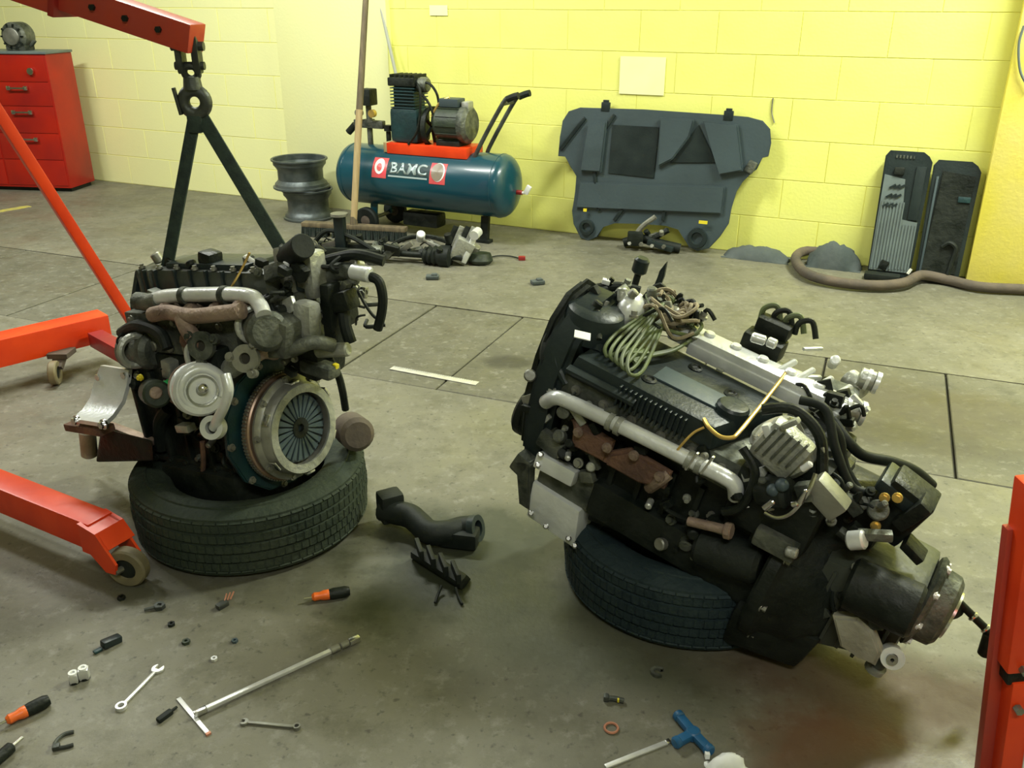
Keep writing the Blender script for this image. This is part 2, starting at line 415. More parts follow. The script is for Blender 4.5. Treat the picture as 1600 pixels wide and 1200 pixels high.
mb = MB(); mb.span((-7.4, -9.7, 3.5), (4.8, 0.25, 3.6)); o = mb.build('ceiling', 'ceiling', smooth=False); o.location = WO; o.rotation_euler = (0, 0, WA); tag(o, kind='structure')
# flat marks on wall and floor
def wallthing(name, label, cat, s_, off, z=0.0, group=None): return thing(name, label, cat, wpos(s_, off, z), WA, group)
mb = MB(); mb.span((0, -0.004, 0), (0.275, 0.0, 0.21)); o = mb.build('wall_patch', 'offwhite', smooth=False)
o.location = wpos(0.566, 0.003, 0.878); o.rotation_euler = (0, 0, WA); tag(o, 'pale square paper patch on yellow wall above the dark undertray', 'patch')
mb = MB(); mb.span((0, -0.003, 0), (0.13, 0.0, 0.06)); o = mb.build('wall_patch', 'offwhite', smooth=False)
o.location = wpos(-0.72, 0.003, 1.30); o.rotation_euler = (0, 0, WA); tag(o, 'small pale patch high on yellow wall above the air compressor', 'patch')
mb = MB(); mb.tube([(1.4685, -0.0060, 0.8913), (1.4701, -0.0060, 0.8160), (1.4909, -0.0060, 0.7582)], 0.0035, n=6); o = mb.build('wall_hook', 'dullsteel')
o.location = WO; o.rotation_euler = (0, 0, WA); tag(o, 'thin dark wire hook on yellow wall right of the undertray', 'hook')
mb = MB(); mb.tube([(2.6172, -0.1800, 1.2818), (2.6129, -0.1800, 1.1970), (2.6414, -0.1800, 1.0827), (2.6886, -0.1800, 1.0114)], 0.006, n=8); o = mb.build('hanging_cable', 'grey_light')
o.location = WO; o.rotation_euler = (0, 0, WA); tag(o, 'thin grey cable looping on the wall column at the right edge', 'cable')
a_, b_ = Vector((-3.6688, 6.3227, 0.0010)), Vector((-3.5430, 6.4935, 0.0010))
d_ = (b_ - a_).normalized()
mb = MB(); mb.bar(a_ - d_ * 1.0, b_, 0.07, 0.002); o = mb.build('floor_line', 'lineyellow', smooth=False); tag(o, 'worn yellow painted line on floor below the red cabinet', 'floor marking')
# ---------------------------------------------------------------- red cabinet
CB = Vector((-3.46, 7.0, 0))
cab = thing('tool_cabinet', 'tall red metal cabinet against the pale yellow wall at the far left', 'cabinet', CB, math.radians(-8))
CWD, CH, CD = 1.05, 1.02, 0.33
mb = MB(); mb.span((-CWD, 0, 0.03), (0, CD, CH), bevel=0.008); mb.build('body', 'cabred', cab)
mb = MB(); mb.span((-CWD - .01, -0.012, CH), (0.012, CD, CH + 0.018), bevel=0.005); tag(mb.build('top_panel', 'grey_light', cab), 'grey top panel')
mb = MB(); mb.span((-CWD + .02, 0.03, 0), (-.02, CD - .03, 0.03)); mb.build('plinth', 'black', cab)
for i, (za, zb) in enumerate(((0.05, 0.245), (0.25, 0.445), (0.45, 0.645), (0.65, 0.82), (0.825, 1.0))):
    for (xa, xb) in ((-0.515, -0.015), (-1.035, -0.53)):
        mb = MB(); mb.span((xa, -0.006, za), (xb, 0.0, zb), bevel=0.003); dr = mb.build('drawer', 'cabred', cab)
        if i in (1, 2, 3):
            mb = MB(); xm = (xa + xb) / 2; zz = zb - 0.04
            for q in (-0.07, 0.07):
                mb.box((xm + q, -0.026, zz), (0.03, 0.018, 0.03), bevel=0.003)
            mb.bar((xm - 0.07, -0.036, zz), (xm + 0.07, -0.036, zz), 0.006, 0.012)
            tag(mb.build('handle', 'steel', dr), 'chrome handle')
mb = MB(); mb.cyl((-0.13, -0.018, 0.90), (-0.13, -0.03, 0.90), 0.025); mb.build('lock', 'steel', cab)

CBc, CBs = math.cos(math.radians(-8)), math.sin(math.radians(-8))
def cabp(x, y, z): return CB + Vector((x * CBc - y * CBs, x * CBs + y * CBc, z))
g = thing('alternator', 'round grimy metal alternator standing on top of the red cabinet', 'car part', cabp(-0.30, 0.16, CH + 0.018), math.radians(-8))
mb = MB(); mb.cyl((0, -0.07, 0.10), (0, 0.08, 0.10), 0.10, n=28, ch=0.02); mb.box((0, 0, 0.02), (0.16, 0.12, 0.04), bevel=0.01); mb.build('housing', 'alu_dark', g)
mb = MB(); mb.lathe((0, -0.07, 0.10), (0, -1, 0), [(0, 0), (0.055, 0), (0.06, 0.008), (0.05, 0.014), (0.06, 0.022), (0.03, 0.03), (0, 0.03)]); mb.build('pulley', 'dullsteel', g)
for k in range(10):
    a = 2 * PI * k / 10; mb = MB(); mb.box((0.08 * math.cos(a), -0.073, 0.10 + 0.08 * math.sin(a)), (0.022, 0.01, 0.012), Matrix.Rotation(-a, 3, 'Y')); mb.build('vent_rib', 'black', g)
mb = MB(); mb.bar((0.09, 0, 0.03), (0.13, 0, 0.07), 0.03, 0.02, 0.004); mb.build('mounting_lug', 'alu_dark', g)
g = thing('oil_can', 'small grey metal can on the cabinet top at the left edge', 'can', cabp(-0.58, 0.12, CH + 0.018), 0)
mb = MB(); mb.cyl((0, 0, 0), (0, 0, 0.045), 0.06, 0.045, ch=0.006); mb.build('body', 'dullsteel', g)
mb = MB(); mb.cyl((0, 0, 0.045), (0, 0, 0.06), 0.02); mb.build('neck', 'dullsteel', g)

# ---------------------------------------------------------------- wheel rims, two stacked
def rim(name, label, loc, R, w, group):
    t = thing(name, label, 'wheel rim', loc, random.random(), group)
    prof = [(R * .97, 0), (R, 0.004), (R, 0.014), (R * .94, 0.018), (R * .92, 0.035), (R * .86, 0.045), (R * .80, 0.06), (R * .80, w - .075), (R * .86, w - .055), (R * .93, w - .04), (R * .94, w - .018), (R, w - .012), (R, w - .003), (R * .97, w),
            (R * .92, w - .004), (R * .90, w - .04), (R * .76, w - .07), (R * .76, 0.06), (R * .88, 0.04), (R * .92, 0.004)]
    mb = MB(); mb.lathe((0, 0, 0), (0, 0, 1), prof, 40, closed=True); mb.build('barrel', 'rimsteel', t)
    mb = MB(); mb.lathe((0, 0, w * .55), (0, 0, 1), [(R * .77, 0), (R * .7, .03), (R * .55, .035), (R * .45, .01), (R * .3, .012), (R * .2, .03), (R * .2, .012), (R * .3, -.003), (R * .45, -.005), (R * .55, .02), (R * .7, .015)], 40, closed=True); mb.build('disc', 'rimsteel', t)
    for k in range(4):
        a = k * PI / 2 + .3; mb = MB(); mb.cyl((R * .4 * math.cos(a), R * .4 * math.sin(a), w * .56), (R * .4 * math.cos(a), R * .4 * math.sin(a), w * .56 + .02), .012, n=6); mb.build('wheel_nut', 'black', t)
    return t
RP = Vector((-1.41, 6.13, 0))
rim('wheel_rim', 'bare grey steel wheel rim, lower one of the stack left of compressor', RP, 0.175, 0.205, 'bare wheel rims stacked by the compressor')
rim('wheel_rim', 'bare grey steel wheel rim, upper one of the stack left of compressor', RP + Vector((-0.035, 0.0, 0.209)), 0.19, 0.20, 'bare wheel rims stacked by the compressor')

# ---------------------------------------------------------------- air compressor, built in the wall frame
CO = (-0.55, -0.40, 0)
comp = thing('air_compressor', 'teal horizontal tank air compressor with red platform along the yellow wall', 'compressor', wpos(-0.55, 0.40), WA)
ZA, TR = 0.350, 0.190
def cmb(): return MB((0, 0, 0))
x0, x1 = -0.625, 0.63
prof = [(0, x0)] + [(TR * math.sin(a), x0 + 0.09 * (1 - math.cos(a))) for a in [PI / 2 * k / 8 for k in range(1, 9)]] + [(TR, x1 - 0.09)] + [(TR * math.cos(a), x1 - 0.09 + 0.09 * math.sin(a)) for a in [PI / 2 * k / 8 for k in range(1, 8)]] + [(0, x1)]
mb = cmb(); mb.lathe((0, 0, ZA), (1, 0, 0), prof, 48); mb.build('tank', 'teal', comp)
for xx in (x0 + .095, x1 - .10):
    mb = cmb(); mb.lathe((xx, 0, ZA), (1, 0, 0), [(TR - .004, -.006), (TR + .003, -.003), (TR + .003, .003), (TR - .004, .006)], 48, closed=True); mb.build('weld_seam', 'teal', comp)
mb = cmb(); mb.span((-.22, -.11, ZA + TR - .03), (.345, .11, ZA + TR + .035), bevel=.006); mb.build('platform', 'red', comp)
mb = cmb(); mb.span((-.245, -.105, ZA + TR - .025), (-.215, .10, ZA + TR + .035), bevel=.003); tag(mb.build('platform_end', 'wood', comp), 'pale end of the red platform')
# pump
PZ = ZA + TR + .035
pump = None
mb = cmb(); mb.box((-.105, 0, PZ + .105), (.20, .17, .21), bevel=.03); pump = mb.build('crankcase', 'teal_dark', comp)
mb = cmb(); mb.box((-.105, 0, PZ + .265), (.145, .14, .14), bevel=.012)
mb.build('cylinder', 'teal_dark', comp)
for k in range(7):
    mb = cmb(); mb.box((-.105, 0, PZ + .21 + k * .019), (.175, .165, .006), bevel=.002, seg=1); mb.build('cooling_fin', 'teal_dark', comp)
mb = cmb(); mb.box((-.11, 0, PZ + .36), (.19, .17, .05), bevel=.008)
mb.build('cylinder_head', 'black', comp)
for k in range(6):
    mb = cmb(); mb.box((-.19 + k * .033, 0, PZ + .392), (.010, .15, .022), bevel=.002, seg=1); mb.build('head_fin', 'black', comp)
mb = cmb(); mb.lathe((-.02, -.02, PZ + .345), (1, 0, 0), [(0, 0), (.038, 0), (.045, .02), (.045, .055), (.036, .065), (0, .065)], 18); mb.build('air_filter', 'alu_dark', comp)
# flywheel with spokes behind guard wires
mb = cmb(); mb.ring((.035, 0, PZ + .10), (1, 0, 0), .105, .12, .03, 32); fw = mb.build('flywheel', 'black', comp)
for k in range(5):
    a = 2 * PI * k / 5; mb = cmb(); mb.bar((.05, 0, PZ + .10), (.05, .11 * math.cos(a), PZ + .10 + .11 * math.sin(a)), .02, .012); mb.build('spoke', 'black', fw)
# motor
mb = cmb(); mb.cyl((.10, 0, PZ + .125), (.30, 0, PZ + .125), .105, n=28, ch=.02); mb.build('motor', 'pumpgreen', comp)
for k in range(12):
    a = PI * 2 * k / 12; mb = cmb(); mb.box((.20, .108 * math.cos(a), PZ + .125 + .108 * math.sin(a)), (.15, .012, .006), Matrix.Rotation(a - PI / 2, 3, 'X')); mb.build('motor_fin', 'pumpgreen', comp)
mb = cmb(); mb.lathe((.295, 0, PZ + .125), (1, 0, 0), [(0, .035), (.09, .035), (.112, .015), (.112, -.02), (.10, -.02)], 28); mb.build('motor_fan_cover', 'alu_dark', comp)
mb = cmb(); mb.box((.20, -.01, PZ + .25), (.13, .10, .05), bevel=.008); mb.build('terminal_box', 'grey_plastic', comp)
mb = cmb(); mb.box((.30, 0, PZ + .235), (.05, .07, .05), bevel=.01); mb.build('capacitor', 'alu', comp)
mb = cmb(); mb.box((.20, 0, PZ + .015), (.16, .16, .03), bevel=.004); mb.build('motor_foot', 'black', comp)
for k, p in enumerate(([(-.02, -.03, PZ + .33), (.06, -.05, PZ + .36), (.12, -.05, PZ + .30), (.13, -.04, PZ + .2)],
          [(.0, -.04, PZ + .30), (.07, -.06, PZ + .24), (.1, -.05, PZ + .15)],
          [(.08, -.05, PZ + .17), (.14, -.05, PZ + .25), (.2, -.04, PZ + .28)],
          [(-.02, -.05, PZ + .36), (.03, -.09, PZ + .30), (.01, -.10, PZ + .10), (-.06, -.11, PZ + .0)])):
    mb = cmb(); mb.tube(p, .008, 8); mb.build('pipe', 'black' if k != 2 else 'brass', comp)
# pressure switch, gauges
mb = cmb(); mb.box((-.41, 0, PZ + .255), (.085, .09, .10), bevel=.008); tag(mb.build('pressure_switch', 'black', comp), 'black pressure switch box')
mb = cmb(); mb.cyl((-.41, 0, ZA + TR - .01), (-.41, 0, PZ + .21), .018); mb.cyl((-.41, 0, PZ + .07), (-.41, 0, PZ + .12), .035, n=6); mb.build('riser_pipe', 'alu_dark', comp)
mb = cmb(); mb.bar((-.52, 0, PZ + .09), (-.30, 0, PZ + .09), .04, .05, .008); mb.build('manifold', 'alu_dark', comp)
mb = cmb(); mb.cyl((-.52, 0, PZ + .08), (-.57, -.01, PZ + .03), .022); mb.build('valve', 'black', comp)
mb = cmb(); mb.cyl((-.27, 0, PZ + .05), (-.27, 0, ZA + TR - .01), .016); mb.cyl((-.27, 0, PZ + .055), (-.27, 0, PZ + .09), .028, n=8); mb.build('safety_valve', 'black', comp)
for q in (-.46, -.36):
    mb = cmb(); mb.cyl((q, -.02, PZ + .16), (q, -.05, PZ + .16), .024, n=18); mb.build('gauge', 'brass' if q > -.4 else 'dullsteel', comp)
# handle
for dy in (-.07, .09):
    mb = cmb(); mb.tube([(.385, dy, ZA + TR - .05), (.40, dy, ZA + TR + .02), (.57, dy, ZA + TR + .30), (.62, dy, ZA + TR + .335), (.65, dy, ZA + TR + .343)], .013, 10); mb.build('handle_bar', 'hookmetal', comp)
    mb = cmb(); mb.tube([(.60, dy, ZA + TR + .325), (.64, dy, ZA + TR + .341), (.67, dy, ZA + TR + .349)], .020, 10); mb.build('handle_grip', 'rubber', comp)
mb = cmb(); mb.cyl((.565, -.07, ZA + TR + .295), (.565, .09, ZA + TR + .295), .010); mb.build('handle_crossbar', 'hookmetal', comp)
# foot, wheels
mb = cmb(); mb.bar((.43, -.03, .16), (.43, -.05, 0.015), .05, .03); mb.box((.43, -.05, .01), (.09, .06, .02), bevel=.004); mb.build('foot', 'black', comp)
for dy in (-.17, .17):
    w_ = MB(); w_.lathe((-.36, dy - .02, .085), (0, 1, 0), [(.035, 0), (.075, 0), (.085, .008), (.085, .032), (.075, .04), (.035, .04)], 28, closed=True); w = w_.build('wheel', 'rubber', comp)
    w_ = MB(); w_.lathe((-.36, dy - .025, .085), (0, 1, 0), [(0, 0), (.02, 0), (.045, .012), (.045, .035), (0, .035)], 20); w_.build('hub', 'hose_brown', w)
mb = cmb(); mb.cyl((-.36, -.19, .085), (-.36, .19, .085), .012); mb.build('axle', 'dullsteel', comp)
for dy in (-.09, .09):
    mb = cmb(); mb.bar((-.36, dy, .085), (-.36, dy * .8, .19), .05, .012); mb.build('axle_bracket', 'teal', comp)
mb = cmb(); mb.box((-.02, -.02, .10), (.26, .12, .09), bevel=.02); mb.build('underframe', 'black', comp)
# drain tap at the right end
mb = cmb(); mb.cyl((x1 - .01, 0, ZA - .03), (x1 + .035, 0, ZA - .03), .014); mb.build('end_plug', 'darkred', comp)
mb = cmb(); mb.cyl((x1 + .035, 0, ZA - .03), (x1 + .06, 0, ZA - .03), .009); mb.box((x1 + .07, 0, ZA - .01), (.03, .02, .055), Matrix.Rotation(.5, 3, 'Y'), bevel=.004); mb.build('air_tap', 'white', comp)
# label wrapped on the tank
def wrap_patch(name, xa, xb, t0, t1, m, dr=.0015, n=8):
    bm = bmesh.new(); g_ = []
    for i in range(n + 1):
        th = t0 + (t1 - t0) * i / n
        row = []
        for x in (xa, xb):
            for r in (TR + .0003, TR + dr):
                row.append(bm.verts.new((x, -r * math.cos(th), ZA + r * math.sin(th))))
        g_.append(row)
    for a, b in zip(g_[:-1], g_[1:]):
        for i, j in ((0, 1), (1, 3), (3, 2), (2, 0)):
            bm.faces.new((a[i], a[j], b[j], b[i]))
    bm.faces.new((g_[0][0], g_[0][1], g_[0][3], g_[0][2])); bm.faces.new((g_[-1][0], g_[-1][2], g_[-1][3], g_[-1][1]))
    bmesh.ops.recalc_face_normals(bm, faces=bm.faces)
    me = bpy.data.meshes.new(name); bm.to_mesh(me); bm.free(); me.materials.append(M[m]); me.shade_smooth(); me.set_sharp_from_angle(angle=.6)
    o = bpy.data.objects.new(name, me); COL.objects.link(o); o.parent = comp; return o
D = math.radians
lab = wrap_patch('label', -.195, .185, D(14), D(37), 'teal_dark', .0012)
lr = wrap_patch('label_panel', -.29, -.185, D(6), D(45), 'lab_red'); lr2 = wrap_patch('label_panel', .125, .235, D(4), D(43), 'lab_red', .0016)
def wrap_text(txt, xc, th_c, size, m, name, dr=.003, sx=1.0):
    cu = bpy.data.curves.new(name, 'FONT'); cu.body = txt; cu.size = size; cu.align_x = 'CENTER'; cu.align_y = 'CENTER'; cu.offset = 0.0025
    t = bpy.data.objects.new('tmp', cu); COL.objects.link(t)
    dg = bpy.context.evaluated_depsgraph_get(); dg.update()
    me = bpy.data.meshes.new_from_object(t.evaluated_get(dg)); bpy.data.objects.remove(t)
    bm = bmesh.new(); bm.from_mesh(me)
    r_ = bmesh.ops.extrude_face_region(bm, geom=bm.faces[:]); vs = [v for v in r_['geom'] if isinstance(v, bmesh.types.BMVert)]
    for v in vs: v.co.z += .001
    for v in bm.verts:
        th = th_c + v.co.y / TR; r = TR + dr - .001 + v.co.z
        v.co = Vector((xc + v.co.x * sx, -r * math.cos(th), ZA + r * math.sin(th)))
    bm.to_mesh(me); bm.free(); me.materials.clear(); me.materials.append(M[m])
    o = bpy.data.objects.new(name, me); COL.objects.link(o); o.parent = comp; return o
wrap_text('BAMC', -.03, D(26), .094, 'lab_grey', 'label_lettering', sx=1.05)
wrap_patch('label_underline', -.17, .11, D(10), D(13), 'lab_grey', .002)
def wrap_disc(xc, thc, rx, rt, m, name, dr):
    bm = bmesh.new(); vs = []
    for i in range(20):
        a = 2 * PI * i / 20; th = thc + rt * math.sin(a) / TR; r = TR + dr
        vs.append((xc + rx * math.cos(a), th))
    top = [bm.verts.new((x, -(TR + dr) * math.cos(t), ZA + (TR + dr) * math.sin(t))) for x, t in vs]
    bot = [bm.verts.new((x, -(TR + .0002) * math.cos(t), ZA + (TR + .0002) * math.sin(t))) for x, t in vs]
    c = bm.verts.new((xc, -(TR + dr) * math.cos(thc), ZA + (TR + dr) * math.sin(thc)))
    for i in range(20):
        j = (i + 1) % 20; bm.faces.new((top[i], top[j], c)); bm.faces.new((bot[i], bot[j], top[j], top[i]))
    bmesh.ops.recalc_face_normals(bm, faces=bm.faces)
    me = bpy.data.meshes.new(name); bm.to_mesh(me); bm.free(); me.materials.append(M[m])
    o = bpy.data.objects.new(name, me); COL.objects.link(o); o.parent = comp; return o
wrap_disc(-.238, D(28), .036, .05, 'white', 'label_emblem', .0035)
wrap_disc(-.238, D(26), .018, .024, 'lab_red', 'label_emblem', .005)
wrap_disc(.182, D(26), .046, .058, 'white', 'label_emblem', .0035)
wrap_disc(.177, D(26), .042, .054, 'lab_tan', 'label_emblem', .005)

# stick leaning behind the compressor
mb = MB(); p0 = Vector((-1.0946, -0.0300, 1.4654)); p1 = Vector((-0.8468, -0.1000, 0.5491)); mb.cyl(p0, p0 + (p1 - p0) * 1.0 + Vector((0.0, 0, 0)), .011, n=10)
st = Vector(p1) ; mb.cyl(p1, p1 + (p1 - p0).normalized() * 0.52, .011, n=10)
o = mb.build('thin_rod', 'cloth_pale'); o.location = WO; o.rotation_euler = (0, 0, WA); tag(o, 'thin pale grey rod leaning on wall behind the compressor', 'rod')

# ---------------------------------------------------------------- push broom
BR = Vector((-1.00, 5.55, 0))
br = thing('push_broom', 'long handled workshop broom standing upright in front of the compressor', 'broom', BR, math.radians(-13))
mb = MB(); mb.box((0, 0, .075), (.70, .065, .03), bevel=.008); mb.build('head_block', 'wood_dark', br)
for (xa, xb) in ((-.35, -.175), (-.14, .35)):
    mb = MB(); rr = random.Random(3)
    n = int((xb - xa) / .012)
    for i in range(n):
        for j in range(5):
            x = xa + .006 + i * .012; y = -.026 + j * .013
            mb.cyl((x, y, .062), (x + rr.uniform(-.006, .006), y * 1.35 + rr.uniform(-.005, .005), 0.002), .0055, .0075, n=5)
    tag(mb.build('bristles', 'bristle', br), kind='stuff')
mb = MB(); mb.cyl((.0, 0, .085), (.0, 0, .14), .026, .019); mb.build('handle_socket', 'wood_dark', br)
mb = MB(); hb = Vector((0.0, 0, .11)); mb.cyl(hb, (.055, .08, .78), .021, n=14); mb.build('handle', 'wood', br)
mb = MB(); mb.cyl((.055, .08, .78), (.12, .20, 1.60), .021, .017, n=14); tag(mb.build('handle_upper', 'wood_dark', br), 'dark worn upper part of the handle')

# ---------------------------------------------------------------- undertray leaning on the wall
ut = thing('engine_undertray', 'large slate grey plastic engine undertray leaning on the yellow wall', 'undertray', wpos(0.85, 0.12), WA)
UO = (0.85, -0.12, 0)
outl = [(0.2116, -0.1200, 0.4995), (0.2176, -0.1200, 0.6156), (0.2282, -0.1200, 0.7111), (0.2646, -0.1200, 0.7691), (0.3386, -0.1200, 0.7949), (0.7385, -0.1200, 0.8029), (1.2254, -0.1200, 0.7950), (1.3506, -0.1200, 0.7910), (1.4332, -0.1200, 0.7748), (1.4797, -0.1200, 0.7328), (1.4952, -0.1200, 0.6578), (1.4895, -0.1200, 0.5842), (1.4548, -0.1200, 0.5782), (1.4339, -0.1200, 0.5093), (1.4045, -0.1200, 0.4820), (1.3619, -0.1200, 0.4390), (1.3316, -0.1200, 0.3781), (1.3187, -0.1200, 0.2845), (1.3130, -0.1200, 0.1901), (1.2717, -0.1200, 0.1095), (1.2137, -0.1200, 0.0334), (1.1460, -0.1200, 0.0101), (1.0938, -0.1200, 0.0277), (1.0544, -0.1200, 0.0783), (1.0190, -0.1200, 0.1292), (0.9388, -0.1200, 0.1444), (0.7785, -0.1200, 0.1360), (0.6141, -0.1200, 0.1273), (0.5400, -0.1200, 0.0957), (0.5089, -0.1200, 0.0274), (0.4500, -0.1200, -0.0035), (0.3977, -0.1200, 0.0072), (0.3430, -0.1200, 0.0919), (0.3276, -0.1200, 0.1717), (0.3413, -0.1200, 0.2933), (0.3469, -0.1200, 0.3885), (0.2986, -0.1200, 0.4395), (0.2628, -0.1200, 0.5031)]
oo = [(p[0] - .85, p[2]) for p in outl]
lean = 0.10
def lean_obj(o):   # lean back so the top edge rests on the wall
    o.rotation_euler = (-lean, 0, 0); return o
mb = MB(); mb.prism((0, 0, 0), (1, 0, 0), (0, 0, 1), oo, 0.012, bevel=.004)
pan = lean_obj(mb.build('panel', 'grey_plastic', ut, angle=30))
def upt(u_, v_): return u_
def raised(name, pts, th, m='grey_plastic', par=None):
    q = [(p[0] - .85, p[2]) for p in pts]
    mb = MB(); mb.prism((0, -.012, 0), (1, 0, 0), (0, 0, 1), q, th, bevel=min(.008, th * .4)); o = mb.build(name, m, par or ut); lean_obj(o); return o
raised('raised_panel', [(0.4035, -0.1200, 0.7018), (0.5248, -0.1200, 0.7268), (0.5092, -0.1200, 0.4243), (0.3713, -0.1200, 0.4216)], .03)
raised('raised_panel', [(0.8491, -0.1200, 0.7618), (1.0528, -0.1200, 0.7617), (1.0346, -0.1200, 0.6647), (0.9498, -0.1200, 0.5321), (0.8603, -0.1200, 0.4811)], .03)
raised('raised_panel', [(1.1012, -0.1200, 0.7572), (1.3018, -0.1200, 0.7470), (1.3633, -0.1200, 0.4968), (1.2276, -0.1200, 0.4611), (1.1793, -0.1200, 0.5843)], .03)
raised('raised_panel', [(0.3734, -0.1200, 0.3553), (1.2702, -0.1200, 0.4023), (1.2705, -0.1200, 0.2425), (0.3571, -0.1200, 0.1947)], .022)
raised('recess_panel', [(0.5539, -0.1200, 0.7062), (0.8451, -0.1200, 0.7077), (0.8413, -0.1200, 0.4121), (0.5507, -0.1200, 0.4198)], .006, 'plastic')
raised('recess_panel', [(1.0773, -0.1200, 0.7348), (1.2065, -0.1200, 0.5285), (0.9284, -0.1200, 0.5084)], .008, 'plastic')
for a, b in (((0.3776, -0.1200, 0.7376), (0.2278, -0.1200, 0.5394)), ((0.5632, -0.1200, 0.7654), (0.3983, -0.1200, 0.4932)), ((0.4539, -0.1200, 0.4587), (0.5065, -0.1200, 0.1887)), ((0.9247, -0.1200, 0.3432), (0.9211, -0.1200, 0.1699)), ((0.7268, -0.1200, 0.3263), (0.6135, -0.1200, 0.1393))):
    mb = MB(); mb.bar((a[0] - .85, -.016, a[2]), (b[0] - .85, -.016, b[2]), .022, .020, .005, up=(0, 1, 0)); lean_obj(mb.build('rib', 'plastic', ut))
mb = MB()
for a in ((0.5012, -0.1200, 0.8062), (1.2400, -0.1200, 0.7923)):
    mb = MB(); mb.box((a[0] - .85, -.006, a[2]), (.055, .02, .055), bevel=.006); mb.box((a[0] - .85, -.006, a[2] + .03), (.035, .018, .02), bevel=.004); lean_obj(mb.build('clip', 'plastic', ut))
for a in ((0.4259, -0.1200, 0.1891), (1.1694, -0.1200, 0.1870)):
    mb = MB(); mb.box((a[0] - .85, -.04, a[2]), (.05 if a[0] > .9 else .02, .01, .018)); lean_obj(tag(mb.build('tag', 'yellow', ut), 'small yellow tag'))
for a, r in (((0.4383, -0.1200, 0.0812), .05), ((1.1395, -0.1200, 0.0875), .06)):
    mb = MB(); mb.lathe((a[0] - .85, -.012, a[2]), (0, -1, 0), [(r * .5, 0), (r, 0), (r * .95, .02), (r * .6, .022)], 24, closed=True); lean_obj(mb.build('vent_ring', 'plastic', ut))
a = (1.4039, -0.1200, 0.5214)
mb = MB(); mb.box((a[0] - .85, -.03, a[2]), (.05, .03, .07), Matrix.Rotation(.4, 3, 'Y'), bevel=.008); lean_obj(mb.build('bracket', 'alu_dark', ut))

# scrap in front of it
def scrap(name, label, cat, loc, rz=0): return thing(name, label, cat, loc, rz)
t = scrap('heater_pipe_bundle', 'black scrap bracket with short pipes on floor below the undertray', 'car part', (0.8433, 5.2376, 0.0000), WA)
mb = MB(); mb.tube([(-.18, 0, .03), (-.08, .03, .06), (.05, 0, .05), (.17, .02, .03)], .028, 12); mb.build('hose', 'rubber', t)
mb = MB(); mb.tube([(-.12, 0, .05), (-.08, .02, .13), (.0, .04, .20)], .016, 8); mb.build('pipe', 'dullsteel', t)
mb = MB(); mb.box((-.10, -.02, .07), (.09, .07, .08), Matrix.Rotation(.4, 3, 'Z'), bevel=.01); mb.build('bracket', 'black', t)
mb = MB(); mb.box((.06, .0, .045), (.16, .10, .03), Matrix.Rotation(.2, 3, 'Y'), bevel=.006); mb.build('plate', 'plastic', t)
for k in range(4):
    mb = MB(); mb.cyl((-.12 + k * .07, -.05, .04 + .01 * (k % 2)), (-.12 + k * .07, -.07, .05), .012, n=6); mb.build('bolt', 'dullsteel', t)

# ---------------------------------------------------------------- two black panels leaning beside the column
def leanpanel(name, label, s0, s1, h, off, bottom_off, mats, ribs):
    t = wallthing(name, label, 'panel', (s0 + s1) / 2, bottom_off)
    w = s1 - s0; ang = math.atan2(bottom_off - off, h)
    R = Matrix.Rotation(-ang, 3, 'X')
    def fin(mb, nm, m):
        o = mb.build(nm, m, t); o.rotation_euler = (-ang, 0, 0); return o
    mb = MB(); c = .02
    mb.prism((0, .01, 0), (1, 0, 0), (0, 0, 1), [(-w / 2 + .01, 0), (w / 2 - .01, 0), (w / 2, h - .05), (w / 2 - .02, h - .02), (w / 2 - .05, h), (-w / 2 + .02, h), (-w / 2, h - .03)], .025, bevel=.005); fin(mb, 'panel', 'plastic')
    return t, fin, w, h
t, fin, w, h = leanpanel('engine_cover_panel', 'black panel with ribbed grey lower half leaning on the yellow wall', 2.10, 2.335, 0.665, 0.035, 0.16, None, True)
mb = MB(); mb.prism((0, -.016, 0), (1, 0, 0), (0, 0, 1), [(-w/2+.015, .03), (w/2-.02, .03), (w/2-.02, .30), (.02, .31), (0, .52), (-w/2+.012, .54)], .006); fin(mb, 'grey_insert', 'grey_light')
for k in range(13):
    x = -w/2 + .025 + k * .0155
    mb = MB(); mb.box((x, -.025, .165 if x > .02 else .22), (.006, .006, .24 if x > .02 else .36)); fin(mb, 'rib', 'grey_light')
for k in range(9):
    mb = MB(); mb.box((-.075 + .022 * (k % 3) + .01 * (k // 3), -.025, .38 + .05 * (k // 3)), (.035, .008, .010), Matrix.Rotation(-.6, 3, 'Y')); fin(mb, 'slot', 'plastic')
for k in range(6):
    mb = MB(); mb.box((-.06 + k * .017, -.018, .635), (.008, .006, .016)); fin(mb, 'tooth', 'alu_dark')
mb = MB(); mb.box((-.035, -.025, .56), (.05, .02, .04), bevel=.006); fin(mb, 'latch', 'black')
mb = MB(); mb.box((-.03, -.025, .06), (.045, .02, .05), Matrix.Rotation(.3, 3, 'Y'), bevel=.006); fin(mb, 'latch', 'black')
mb = MB(); mb.box((.07, -.02, .45), (.05, .012, .28), bevel=.004); fin(mb, 'side_strip', 'plastic')
t, fin, w, h = leanpanel('engine_cover_panel', 'plain black plastic panel leaning nearest the wall column', 2.342, 2.572, 0.635, 0.04, 0.175, None, False)
mb = MB(); mb.prism((0, -.015, 0), (1, 0, 0), (0, 0, 1), [(-w/2+.03, .05), (w/2-.03, .05), (w/2-.02, .56), (-w/2+.05, .58)], .012, bevel=.004); fin(mb, 'raised_face', 'black')
mb = MB(); mb.box((.06, -.03, .44), (.06, .012, .03), bevel=.004); fin(mb, 'slot', 'teal_dark')
